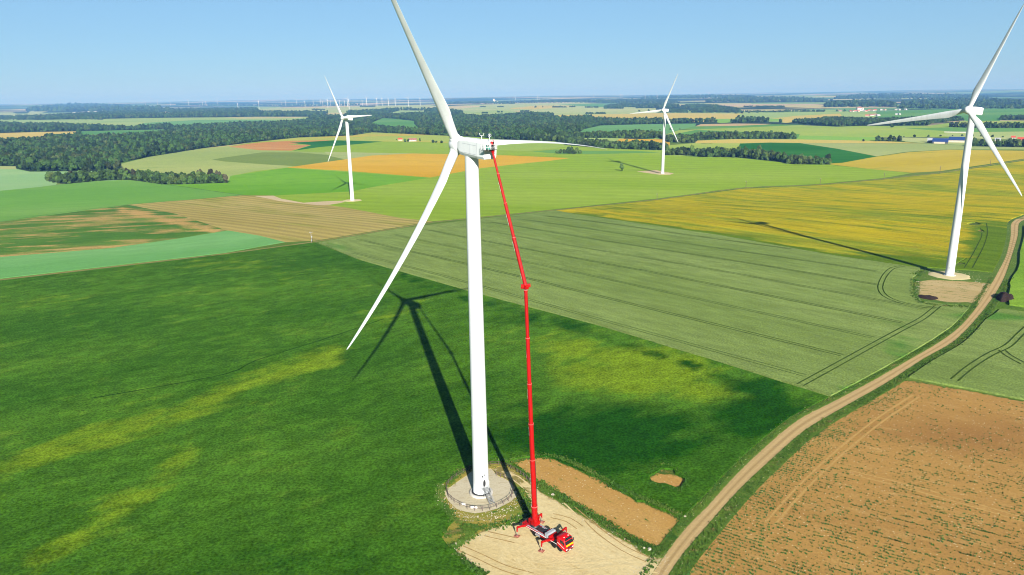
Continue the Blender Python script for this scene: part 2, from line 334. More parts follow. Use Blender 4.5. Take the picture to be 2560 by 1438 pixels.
# copses: front edge as seen, depth in metres behind it
COPSES = [('1397,346 1462,345 1560,345.5 1650,346 1675,356 1735,357 1745,351 1840,347.5 1990,347.5', 70), ('1335,352 1390,354 1420,363 1540,372 1590,374 1668,376', 75),
          ('1664,388 1730,388.5 1750,392.5 1840,394 1961,406.5 1985,411 2076,411', 42), ('122,452 145,457 165,460 240,453 320,450 410,461 480,460 571,457', 42),
          ('2375,318 2450,320 2620,320', 60), ('2425,366 2540,368 2640,369', 40), ('2183,353 2262,354', 30)]
# ------------------------------------------------------------------ ground materials
G = {}
WD = math.radians(-47.8)
G['meadow'] = crop('meadow', P(92, 128, 52), P(120, 140, 70), P(150, 150, 90), fine=.4)
def farland():
    q = NT('farland', .95, .1)
    v = q.mapv(0.3, (1.6, 1, 1))
    x = q.n('ShaderNodeTexVoronoi'); x.inputs['Scale'].default_value = 1 / 620.; q.link(v, x.inputs['Vector']); x.inputs['Randomness'].default_value = .9
    sx = q.n('ShaderNodeSeparateColor'); q.link(x.outputs['Color'], sx.inputs[0])
    c = q.mix(q.ramp(sx.outputs[0], .3, .4), P(150, 178, 110), P(205, 195, 140))
    c = q.mix(q.ramp(sx.outputs[1], .55, .6), c, P(120, 165, 110))
    c = q.mix(q.ramp(sx.outputs[2], .8, .82), c, P(215, 190, 160))
    w = q.noise(1 / 1500., q.mapv(.1, (2.2, 1, 1)), 6, .6)
    c = q.mix(q.ramp(w, .47, .5), c, P(38, 66, 40))
    return q.color(c)
G['farland'] = farland()
G['forest_floor'] = plain('forest_floor', P(42, 62, 34), .95, .1, var=.3, vs=.05)
G['chalk'] = plain('chalk', A(.62, .58, .5), .9, .1, var=.25, vs=.02)
def simple(nm, a, b, c=None, **k): G[nm] = crop(nm, a, b, c, **k)
simple('pale', P(176, 196, 130), P(196, 204, 150), P(160, 190, 120), big=.003, fine=.15, bump=0)
simple('beige', P(216, 200, 158), P(200, 196, 140), big=.003, fine=.12, bump=0)
simple('palegreen', P(158, 190, 118), P(176, 198, 128), P(190, 196, 128), big=.003, fine=.15, bump=0)
simple('teal', P(112, 168, 108), P(126, 178, 116), big=.003, fine=.12, bump=0)
simple('green', P(100, 158, 84), P(122, 170, 92), big=.003, fine=.15, bump=0)
simple('straw', P(220, 198, 116), P(208, 194, 112), big=.003, fine=.12, bump=0)
simple('pinkish', P(208, 178, 140), P(214, 190, 150), big=.003, fine=.12, bump=0)
simple('lime', P(140, 190, 84), P(150, 194, 96), big=.003, fine=.12, bump=0)
simple('lightgreen', P(160, 190, 92), P(180, 196, 104), P(168, 190, 112), big=.004, fine=.15, bump=0)
simple('lightgold', P(176, 194, 96), P(196, 194, 96), P(214, 180, 84), big=.005, patch=(.5, .6), fine=.15, bump=0)
simple('gold', P(222, 176, 48), P(232, 190, 74), P(208, 178, 60), big=.006, rot=-.12, stretch=5, fine=.16, bump=.2, rows=(13, .12))
simple('darkgreen', P(48, 116, 44), P(62, 130, 50), P(82, 140, 60), big=.006, rot=-.35, fine=.18, rows=(24, .1), bump=.2)
simple('greypale', P(168, 186, 122), P(182, 192, 136), P(158, 182, 116), big=.005, fine=.14, bump=.2)
simple('ochre_far', P(196, 178, 60), P(206, 188, 82), P(168, 172, 66), big=.006, rot=.35, stretch=6, fine=.16, patch=(.52, .62), bump=.2)
simple('yellowgreen', P(150, 184, 58), P(164, 192, 78), P(140, 178, 52), big=.005, rot=-.25, stretch=3, fine=.18, rows=(27, .08, 30), bump=.3)
simple('palewheat', P(164, 184, 112), P(178, 190, 122), P(150, 176, 104), big=.004, rot=.2, fine=.15, bump=.2)
simple('olive', P(126, 150, 76), P(136, 156, 84), big=.005, fine=.15, bump=.2)
simple('orangebrown', P(202, 142, 84), P(210, 158, 102), P(216, 176, 124), big=.006, rot=-.2, stretch=4, fine=.15, patch=(.5, .62), bump=.2)
simple('vivid', P(112, 172, 44), P(128, 184, 58), P(98, 160, 42), big=.007, rot=.1, fine=.18, bump=.3)
simple('mintpale', P(150, 194, 140), P(166, 200, 150), P(136, 184, 124), big=.005, rot=.25, stretch=4, fine=.12, bump=.2)
simple('medgreen', P(116, 172, 78), P(134, 182, 94), P(104, 162, 70), big=.006, rot=.3, stretch=4, fine=.16, bump=.25)
simple('stubble', P(188, 172, 106), P(200, 184, 120), P(166, 164, 86), big=.01, rot=math.radians(-37.4), stretch=9, fine=.18, rows=(9.5, .2), patch=(.5, .62), bump=.3)
simple('patchy', P(84, 130, 52), P(112, 148, 68), P(196, 168, 110), big=.014, rot=.25, stretch=3.6, fine=.36, patch=(.47, .6), bump=.4, patchattr=[('tan', P(206, 172, 112))])
simple('mint', P(116, 178, 108), P(132, 188, 124), P(94, 160, 78), big=.012, rot=.45, stretch=4, fine=.16, patch=(.6, .68), bump=.3)
simple('wheat', P(128, 152, 84), P(142, 164, 98), P(116, 142, 74), big=.012, rot=WD, stretch=4, fine=.34, grain=1.5, mid=.07, bump=.7,
       patchattr=[('lush', P(92, 140, 62))])
simple('ochre', P(200, 184, 40), P(180, 178, 48), P(142, 160, 46), big=.016, rot=WD, stretch=5, fine=.26, grain=.9, mid=.1, rows=(13.5, .1, 9), patch=(.47, .6),
       patchattr=[('grn', P(106, 136, 36))], bump=.5)
simple('deepgreen', P(66, 112, 28), P(86, 131, 38), P(118, 154, 48), big=.016, rot=.6, stretch=1.8, fine=.55, grain=1.5, mid=.10, patch=(.52, .70), bump=1.0,
       patchattr=[('yel', P(126, 156, 36)), ('dark', P(36, 86, 14))])
simple('vivid_tall', P(128, 170, 58), P(142, 182, 70), P(104, 150, 50), big=.04, fine=.35, grain=1.2, bump=1)
def earth(name, c1, c2, c3, moist=None, rot=0., weeds=None, sc=.03, tracks=None, fine=.22, stones=True, edgegrass=None, grain=1.6):
    q = NT(name, .95, .1)
    v = q.mapv(rot, (3, 1, 1))
    n1 = q.noise(sc, v, 5, .6); n2 = q.noise(sc * 9, v, 5, .65); g = q.noise(grain, detail=6, rough=.75)
    col = q.mix(q.ramp(n1, .3, .7), c1, c2); col = q.mix(q.ramp(n2, .5, .8), col, c3)
    if moist: col = q.mix(q.ramp(q.math('ADD', q.attr('moist'), q.math('MULTIPLY', q.math('SUBTRACT', n1, .5), .8)), .1, .9), col, moist)
    if tracks: col = q.mix(q.ramp(q.attr('wheel'), .2, .9, 0, .75), col, tracks)
    col = q.mul(col, q.ramp(g, .2, .8, 1 - fine, 1 + fine))
    if stones:
        x = q.n('ShaderNodeTexVoronoi'); x.inputs['Scale'].default_value = .9; q.link(q.pos(), x.inputs['Vector'])
        col = q.mix(q.ramp(x.outputs['Distance'], .10, .16, .8, 0), col, P(236, 222, 190))
    if weeds: col = q.mix(q.ramp(q.math('ADD', q.math('MULTIPLY', n2, .6), q.math('MULTIPLY', g, .4)), weeds[1], weeds[1] + .05), col, weeds[0])
    if edgegrass:
        e = q.math('ADD', q.attr('edge'), q.math('MULTIPLY', q.math('SUBTRACT', q.noise(.7, detail=5, rough=.7), .5), edgegrass[1] * 2.2))
        col = q.mix(q.ramp(e, 0, edgegrass[1] * .6, 1, 0), col, edgegrass[0])
    q.bump(g, .7, .25)
    return q.color(col)
G['ploughed'] = earth('ploughed', P(194, 152, 90), P(182, 140, 82), P(208, 170, 110), moist=P(150, 104, 60), rot=math.radians(-33), edgegrass=(P(70, 104, 36), 1.6))
G['cleared'] = earth('cleared', P(196, 150, 84), P(206, 166, 104), P(176, 150, 84), rot=math.radians(-50), sc=.08, weeds=(P(92, 116, 44), .58), edgegrass=(P(80, 108, 40), .9))
G['sand'] = earth('sand', P(224, 202, 156), P(236, 218, 178), P(204, 178, 128), sc=.07, rot=math.radians(-35), fine=.12, tracks=P(236, 218, 178), edgegrass=(P(150, 138, 84), 1.0), grain=1.1)
G['gravel'] = earth('gravel', P(214, 203, 184), P(224, 214, 198), P(186, 170, 140), sc=.12, fine=.16, stones=False, edgegrass=(P(222, 208, 170), .5), grain=2.2)
G['pad_worn'] = earth('pad_worn', P(208, 186, 144), P(190, 166, 118), P(222, 206, 170), sc=.06, rot=-.55, fine=.16, weeds=(P(132, 136, 66), .53), edgegrass=(P(116, 124, 60), 1.4))
G['pad_pink'] = earth('pad_pink', P(222, 200, 170), P(212, 190, 160), P(226, 208, 184), sc=.05, fine=.1, stones=False)
G['verge'] = earth('verge', P(84, 120, 40), P(104, 132, 52), P(150, 146, 84), sc=.2, fine=.3, weeds=(P(56, 96, 26), .56), stones=True, grain=1.4)
G['dry_verge'] = earth('dry_verge', P(172, 154, 78), P(120, 140, 48), P(212, 186, 120), sc=.12, fine=.3, weeds=(P(64, 112, 30), .55), stones=True, grain=1.3)
def roadmat(name, c1, c2, crown, grass, wide):
    q = NT(name, .95, .1)
    g = q.noise(1.3, detail=6, rough=.75); n = q.noise(.12, detail=4)
    t = q.attr('across')                                     # 0 one edge .. 1 the other
    col = q.mix(q.ramp(n, .3, .7), c1, c2)
    rut = q.math('PINGPONG', q.math('SUBTRACT', t, .5), 2.)  # distance from the crown
    col = q.mix(q.ramp(q.math('ADD', rut, q.math('MULTIPLY', q.math('SUBTRACT', n, .5), .2)), .03, .12, .75, 0), col, crown)
    col = q.mix(q.ramp(q.math('ABSOLUTE', q.math('SUBTRACT', rut, .22)), 0, .1, .6, 0), col, q.mul(c1[:3], 1.12))
    col = q.mul(col, q.ramp(g, .2, .8, .86, 1.12))
    e = q.math('ADD', q.attr('edge'), q.math('MULTIPLY', q.math('SUBTRACT', q.noise(.8, detail=5, rough=.7), .5), wide))
    col = q.mix(q.ramp(e, 0, wide * .3, 1, 0), col, grass)
    q.bump(g, .5, .2)
    return q.color(col)
G['dirt_road'] = roadmat('dirt_road', P(206, 178, 134), P(196, 168, 126), P(176, 148, 106), P(104, 124, 56), .9)
G['farm_track'] = roadmat('farm_track', P(150, 138, 84), P(166, 150, 98), P(104, 122, 52), P(92, 116, 44), 1.0)

# ------------------------------------------------------------------ ground mesh
_rl = path(road_l, 4); _rr = path(road_r, 4)
_road_poly = np.concatenate([_rl, _rr[::-1]])
_tr = path(track_s, 6); _track_poly = ribbon_poly(_tr, 3.2)
_trv = ribbon_poly(_tr, 5.6)
def push_out(a, b, d):
    """move edge a away from b by d metres"""
    g = np.gradient(a, axis=0); g /= np.linalg.norm(g, axis=1)[:, None]; n = np.stack([-g[:, 1], g[:, 0]], 1)
    k = np.argmin(((a[:, None] - b[None]) ** 2).sum(2), 1); sgn = np.sign(((b[k] - a) * n).sum(1))
    return a - n * sgn[:, None] * d
_verge_poly = np.concatenate([push_out(_rl, _rr, 2.2), push_out(_rr, _rl, 3.2)[::-1]])
polys = []     # (name, mat, top, map polygon)
polys.append(('farland', 'farland', 0, np.array([[-60000, 1500], [-9000, 1500], [-1500, 1500], [1500, 1500], [9000, 1500], [60000, 1500], [60000, 58000], [-60000, 58000]], float)))
for nm, mt, top, s, jit, lab in FIELDS:
    polys.append((nm, mt, top, outline(s, jit=jit)))
for s_, dep in COPSES:
    c_ = path(s_, 5); r_ = np.linalg.norm(c_, axis=1)[:, None]; e_ = np.minimum(1, np.minimum(np.arange(len(c_)), np.arange(len(c_))[::-1]) / 4. + .25)[:, None]
    polys.append(('wood_ground', FOREST, 0, np.concatenate([c_, (c_ * (1 + dep * e_ / r_))[::-1]])))
polys.append(('verge', 'verge', .08, _trv)); polys.append(('verge', 'verge', .1, _verge_poly))
for nm, mt, top, poly in list(polys):
    if nm in ('crane_pad', 'turbine_pad') or mt == 'pad_worn': polys.append((nm, mt, top, poly))
polys.append(('farm_track', 'farm_track', .0, _track_poly)); polys.append(('dirt_road', 'dirt_road', .0, _road_poly))

def build_ground():
    V = []; faces = []
    for nm, mt, top, poly in polys:
        i0 = len(V); V.extend(map(tuple, poly)); faces.append(list(range(i0, len(V))))
    k = np.argmin(((_rl[:, None] - _rr[None]) ** 2).sum(2), 1)
    for t in (.12, .28, .5, .72, .88): V.extend(map(tuple, _rl * (1 - t) + _rr[k] * t))
    k2 = np.argmin(((_rr[:, None] - _rl[None]) ** 2).sum(2), 1)
    for t in (.2, .4, .6, .8): V.extend(map(tuple, _rr * (1 - t) + _rl[k2] * t))
    h = len(_track_poly) // 2
    for t in (.25, .5, .75): V.extend(map(tuple, _track_poly[:h] * (1 - t) + _track_poly[h:][::-1] * t))
    r = 14.
    while r < 58000:
        f = 1.034 if r < 4000 else 1.045
        for a in np.arange(-47, 47.01, .75): V.append((r * math.sin(math.radians(a)), r * math.cos(math.radians(a))))
        r *= f
    for r in (60, 150, 400, 1000, 3000, 9000, 25000, 60000):
        for a in range(50, 311, 5): V.append((r * math.sin(math.radians(a)), r * math.cos(math.radians(a))))
    vo, eo, fo, ov, oe, of = delaunay_2d_cdt([Vector(v) for v in V], [], faces, 0, 1e-4)
    vo = np.array([tuple(v) for v in vo]); hz = hgt(vo[:, 0], vo[:, 1])
    groups = {}
    cen = np.array([(vo[f[0]] + vo[f[1]] + vo[f[2]]) / 3 for f in fo]); kk = np.full(len(cen), -1)
    for i, p in enumerate(polys): kk[pip(p[3], cen)] = i
    for f, k in zip(fo, kk): groups.setdefault(int(k), []).append(f)
    return vo, hz, groups
_vo, _hz, _groups = build_ground()
print('ground verts', len(_vo))
def seg_dist(pts, poly, closed=True):
    a = poly; b = np.roll(poly, -1, 0)
    if not closed: a, b = poly[:-1], poly[1:]
    out = np.full(len(pts), 1e9)
    for i in range(0, len(pts), 400):
        p = pts[i:i + 400, None]; d = b - a; t = np.clip(((p - a) * d).sum(2) / np.maximum((d * d).sum(1), 1e-9), 0, 1)
        out[i:i + 400] = np.sqrt((((a + d * t[..., None]) - p) ** 2).sum(2)).min(1)
    return out
def blob(uv, L):
    """weights of crop patches, given as ellipses/strokes on the ground: (u, v, ru, rv, w)"""
    a = np.zeros(len(uv))
    for u, v, ru, rv, w in L: a = np.maximum(a, w * np.exp(-(((uv[:, 0] - u) / ru) ** 2 + ((uv[:, 1] - v) / rv) ** 2)))
    return a
def stroke(uv, pts, rad):
    pts = np.array(pts, float); a = np.zeros(len(uv))
    d = seg_dist(uv, pts, closed=False)
    return np.exp(-(d / rad) ** 2)
def patches(mt, xy, z):
    front = xy[:, 1] > 60
    p = np.column_stack([xy, z]); uv = np.full((len(xy), 2), -9999.); uv[front] = proj_many(p[front])
    o = {}
    if mt == 'deepgreen':
        y = blob(uv, [(1600, 930, 230, 78, .98), (1430, 870, 130, 50, .75), (1780, 985, 170, 36, .7), (560, 665, 230, 34, .42), (130, 760, 200, 50, .4), (760, 690, 120, 40, .36), (380, 1010, 180, 40, .4), (960, 1135, 70, 12, .45), (1000, 790, 170, 60, .36), (880, 860, 120, 60, .3)])
        y = np.maximum(y, .66 * stroke(uv, [(-200, 1290), (0, 1195), (170, 1110), (400, 1060), (560, 985), (700, 930), (830, 890)], 42))
        y = np.maximum(y, .64 * stroke(uv, [(80, 1420), (170, 1360), (270, 1280), (380, 1215), (480, 1130)], 40))
        o['yel'] = y
        o['dark'] = np.maximum(blob(uv, [(1500, 1100, 330, 110, 1.), (1900, 1040, 160, 70, 1.), (1900, 970, 120, 40, .8), (1350, 800, 230, 22, .6), (900, 660, 60, 40, .4), (200, 1450, 300, 120, .5), (700, 1400, 500, 130, .45), (1250, 990, 200, 150, .5)]), stroke(uv, [(1000, 690), (1170, 745), (1400, 810), (1700, 905), (2000, 1000)], 16) * .62)
    if mt == 'patchy': o['tan'] = np.maximum(stroke(uv, [(290, 522), (370, 540), (450, 558), (540, 575)], 13) * .75, blob(uv, [(420, 572, 90, 9, .6), (200, 592, 120, 8, .45), (220, 545, 90, 9, .5), (10, 605, 50, 7, .7)]))
    if mt == 'wheat': o['lush'] = np.maximum(blob(uv, [(2250, 870, 60, 60, .6), (2500, 790, 300, 14, .8), (840, 620, 60, 14, .6)]), stroke(uv, [(2420, 800), (2300, 890), (2100, 985)], 12) * .8)
    if mt == 'ochre':
        o['grn'] = np.maximum(blob(uv, [(2480, 610, 80, 70, 1.1), (2430, 686, 90, 16, 1.2), (2420, 672, 130, 26, 1.7), (2250, 650, 300, 26, .8), (2400, 540, 180, 14, .7), (2150, 580, 160, 22, .45), (1480, 532, 120, 5, .7), (1560, 520, 100, 6, .5)]), stroke(uv, [(1440, 537), (1800, 588), (2080, 638), (2300, 670)], 7))
    if mt == 'ploughed':
        o['moist'] = np.maximum(blob(uv, [(2480, 1085, 330, 60, .5), (2180, 1080, 160, 40, .25)]), 0)
    if mt == 'sand':
        w = np.zeros(len(xy))
        for line in SAND_TRACKS:
            d = seg_dist(xy, line, closed=False); w = np.maximum(w, np.exp(-((d - .9) / .3) ** 2))
        o['wheel'] = w
    return o
PLOUGH_TRACKS = []
for s in ('1925,1310 2000,1225 2100,1130 2200,1050 2290,990', '2120,1180 2300,1225 2560,1300 2700,1345'):
    c = path(s, 5)
    for d in (-.95, .95):
        g = np.gradient(c, axis=0); g /= np.linalg.norm(g, axis=1)[:, None]; PLOUGH_TRACKS.append(c + np.stack([-g[:, 1], g[:, 0]], 1) * d)
SAND_TRACKS = [path(s, 2.5) for s in ('1250,1180 1290,1195 1330,1235 1350,1275 1400,1320 1480,1370 1560,1410 1640,1430', '1330,1240 1400,1275 1500,1340 1590,1395', '1240,1400 1330,1425 1450,1420 1570,1400 1640,1400', '1200,1350 1260,1380 1330,1440')]
SHEETS = {}
def add_attr(me, name, vals):
    a = me.attributes.new(name, 'FLOAT', 'POINT'); a.data.foreach_set('value', np.asarray(vals, np.float32))
def sheet(k, name, mt, top, poly, faces):
    if not faces: return
    idx = sorted({i for f in faces for i in f}); mp = {i: j for j, i in enumerate(idx)}
    xy = _vo[idx]; z = _hz[idx] + top
    F = [tuple(mp[i] for i in f) for f in faces]
    verts = [(x, y, c) for (x, y), c in zip(xy, z)]
    if top > 0:      # the crop stands above its edge: close the side
        cnt = {}
        for f in F:
            for a, b in zip(f, f[1:] + f[:1]): cnt[(a, b)] = 1
        bd = [(a, b) for (a, b) in cnt if (b, a) not in cnt]; low = {}
        for a, b in bd:
            for i in (a, b):
                if i not in low:
                    low[i] = len(verts); verts.append(verts[i]); verts.append((verts[i][0], verts[i][1], verts[i][2] - top - .15))
        F += [(low[b], low[a], low[a] + 1, low[b] + 1) for a, b in bd]
    me = bpy.data.meshes.new(name); me.from_pydata(verts, [], F)
    V2 = np.array(verts)
    for an, vals in patches(mt, V2[:, :2], V2[:, 2]).items(): add_attr(me, an, vals)
    if mt in ('dirt_road', 'sand', 'cleared', 'ploughed', 'gravel', 'pad_worn', 'farm_track') and poly is not None:
        add_attr(me, 'edge', seg_dist(V2[:, :2], poly))
    if mt == 'dirt_road':
        a = seg_dist(V2[:, :2], _rl, False); b = seg_dist(V2[:, :2], _rr, False); add_attr(me, 'across', a / (a + b + 1e-6))
    if mt == 'farm_track':
        h = len(poly) // 2; a = seg_dist(V2[:, :2], poly[:h], False); b = seg_dist(V2[:, :2], poly[h:], False); add_attr(me, 'across', a / (a + b + 1e-6))
    me.materials.append(G[mt]); me.update()
    for p in me.polygons[:len(faces)]: p.use_smooth = True
    o = bpy.data.objects.new(name, me); COL.objects.link(o); o['kind'] = 'structure'
    return o
_NM = {'chalk': 'quarry_floor', 'wheat': 'wheat_field', 'ochre': 'barley_field', 'ochre_far': 'barley_field', 'deepgreen': 'green_crop_field', 'gold': 'golden_field', 'stubble': 'stubble_field', 'ploughed': 'ploughed_field', 'forest_floor': 'wood_floor'}
_ext = {}
for k, fs in _groups.items():
    if k == -1: sheet(k, 'ground', 'meadow', 0, None, fs)
    else:
        nm, mt, top, poly = polys[k]
        # the farland and small far parcels of one kind share a sheet
        key = (nm, mt, top) if (mt in ('farland', 'forest_floor', 'verge') or top == 0 and np.hypot(*poly.mean(0)) > 1200) else k
        _ext.setdefault(key, [nm, mt, top, poly, []])[4].extend(fs)
for key, (nm, mt, top, poly, fs) in _ext.items():
    sheet(key, _NM.get(mt, 'field' if nm == 'field' else nm), mt, top, poly if not isinstance(key, tuple) else None, fs)
def top_at(x, y):
    """which sheet lies uppermost at map points, and its height"""
    pts = np.column_stack([x, y]); k = np.full(len(pts), -1); 
    for i, (nm, mt, top, poly) in enumerate(polys): k[pip(poly, pts)] = i
    return k
_TOPS = np.array([p[2] for p in polys] + [0.])
def surf(x, y):
    x = np.atleast_1d(np.asarray(x, float)); y = np.atleast_1d(np.asarray(y, float)); k = top_at(x, y)
    return hgt(x, y) + _TOPS[k]
# ------------------------------------------------------------------ wheel ruts in the crops
def ribbons(name, lines, width, mat, lift=.07):
    V = []; F = []
    for li, ln in enumerate(lines):
        ln = np.asarray(ln); 
        if len(ln) < 2: continue
        g = np.gradient(ln, axis=0); g /= np.maximum(np.linalg.norm(g, axis=1)[:, None], 1e-6); n = np.stack([-g[:, 1], g[:, 0]], 1)
        wob = np.array([1 + .35 * noise.noise((p[0] * .3, p[1] * .3, 0)) for p in ln])[:, None]
        L = ln + n * width / 2 * wob; Rr = ln - n * width / 2 * wob
        z = np.maximum(np.maximum(surf(L[:, 0], L[:, 1]), surf(Rr[:, 0], Rr[:, 1])), surf(ln[:, 0], ln[:, 1])) + lift + .005 * li
        i0 = len(V)
        for a, b, c in zip(L, Rr, z): V += [(a[0], a[1], c), (b[0], b[1], c)]
        F += [(i0 + 2 * i, i0 + 2 * i + 1, i0 + 2 * i + 3, i0 + 2 * i + 2) for i in range(len(ln) - 1)]
    me = bpy.data.meshes.new(name); me.from_pydata(V, [], F); me.materials.append(mat)
    o = bpy.data.objects.new(name, me); COL.objects.link(o); o['kind'] = 'structure'
    return o
def twin(c, gap=1.9):
    g = np.gradient(c, axis=0); g /= np.maximum(np.linalg.norm(g, axis=1)[:, None], 1e-6); n = np.stack([-g[:, 1], g[:, 0]], 1)
    return [c + n * gap / 2, c - n * gap / 2]
rut = crop('rut_soil_shade', P(62, 86, 38), P(78, 100, 48), fine=.4, grain=1.5, bump=.5)  # rut colours blend bare soil with the shade of the sunken lines, painted in
rut2 = crop('rut_soil_shade_faint', P(84, 108, 54), P(94, 118, 62), fine=.4, grain=1.5, bump=.5)
_inner = outline('835,607 925,597 1087,575 1240,553 1400,538 1800,592 2190,664 2197,700 2205,728 2250,750 2330,772 2225,835 2120,893 2000,964 1800,903 1500,812 1170,724 900,647')
_a = np.array(at(1206, 602, .6))[:2]; _d = np.array([math.cos(WD), math.sin(WD)]); _n = np.array([-_d[1], _d[0]])
L1 = []; L2 = []
for kk, off in enumerate([-81, -54, -27, 0, 27, 54, 81, 108]):
    base = _a + _n * off; s = np.arange(-260, 420, 3.); pts = base + _d * s[:, None]
    pts += _n * (np.sin(s / 40 + kk)[:, None] * .25); ins = pip(_inner, pts)
    run = pts[ins]
    if len(run) > 4: (L1 if kk % 2 == 0 else L2).extend(twin(run))
ribbons('tyre_ruts', L2, .5, rut)
ribbons('tyre_ruts', L1, .46, rut2)
_hl = [path(s, 3) for s in ('2258,668 2232,673 2213,690 2202,712 2201,727 2212,743 2245,758 2290,768 2325,772 2340,775', '2345,768 2305,800 2256,826 2190,862 2100,912 2000,967', '1820,570 2256,818', '2385,955 2425,922 2475,890 2520,868 2560,830 2640,760', '2560,915 2520,893 2505,880')]
ribbons('tyre_ruts', [q for i in (0, 1, 3, 4) for q in twin(_hl[i], 2.1)], .5, rut)
ribbons('tyre_ruts', [q for s in ('2447,572 2450,590 2440,612 2425,640 2405,672', '2462,560 2464,585 2455,615 2440,645 2425,672') for q in twin(path(s, 3))[:1]], .5, rut)
rut3 = crop('rut_ochre', P(110, 122, 30), P(124, 130, 36), fine=.3, grain=1.5, bump=.5)
_och = outline('1480,538 1700,515 1950,490 2200,478 2400,470 2540,470 2540,540 2400,560 2395,640 2300,655 2080,630 1800,580')
L3 = []
for kk, off in enumerate([135, 162, 189, 216, 243, 270]):
    base = _a + _n * off; s = np.arange(-200, 520, 4.); pts = base + _d * s[:, None]; run = pts[pip(_och, pts)]
    if len(run) > 4: L3.extend(twin(run))
ribbons('tyre_ruts', L3, .4, rut3)
ribbons('tyre_ruts', [path('1200,432.5 1425,429 1600,426.5 1840,417 2010,414', 8)], 1.6, plain('lane', P(112, 132, 44), .9, .1))
ribbons('tyre_ruts', [path('412,461.5 480,470 544,480 610,488', 6)], 1.4, plain('lane_b', P(70, 120, 44), .9, .1))
ribbons('field_margin', [path('0,554 160,531 320,511.5 470,500 600,488.5', 6)], 1.2, plain('lane_c', P(64, 110, 40), .9, .1))
ribbons('tyre_ruts', [path('230,1000 560,940 640,905 830,845 960,800', 4)], .6, crop('rut_deep', P(38, 74, 22), P(46, 84, 26), fine=.4))

_soil = plain('packed_soil', P(206, 168, 108), .95, .05, var=.15, vs=1.5)
ribbons('wheel_tracks', PLOUGH_TRACKS, .55, _soil, .03)

_sandl = plain('pressed_sand', P(234, 214, 172), .95, .05, var=.12, vs=1.2); _sandd = plain('churned_sand', P(186, 158, 110), .95, .05, var=.2, vs=1.2)
_W = []
for s in ('1250,1184 1288,1195 1328,1232 1350,1272 1400,1318 1480,1368 1560,1408 1645,1425', '1330,1240 1400,1278 1500,1342 1600,1398', '1260,1385 1340,1415 1450,1416 1560,1404 1640,1402', '1400,1262 1440,1300 1470,1350 1540,1400', '1215,1340 1270,1372 1330,1425'): _W += [q_ for q_ in twin(path(s, 1.5), 2.0)]
ribbons('wheel_tracks', _W, .36, _sandl, .03)
_W = []
for s in ('1150,1370 1200,1392 1260,1420 1330,1440', '1440,1262 1500,1312 1570,1362', '1470,1300 1500,1330 1560,1372 1620,1400', '1380,1290 1420,1300 1450,1320', '1215,1335 1290,1352'): _W += [q_ for q_ in twin(path(s, 1.5), 1.7)]
ribbons('wheel_tracks', _W, .25, _sandd, .04)
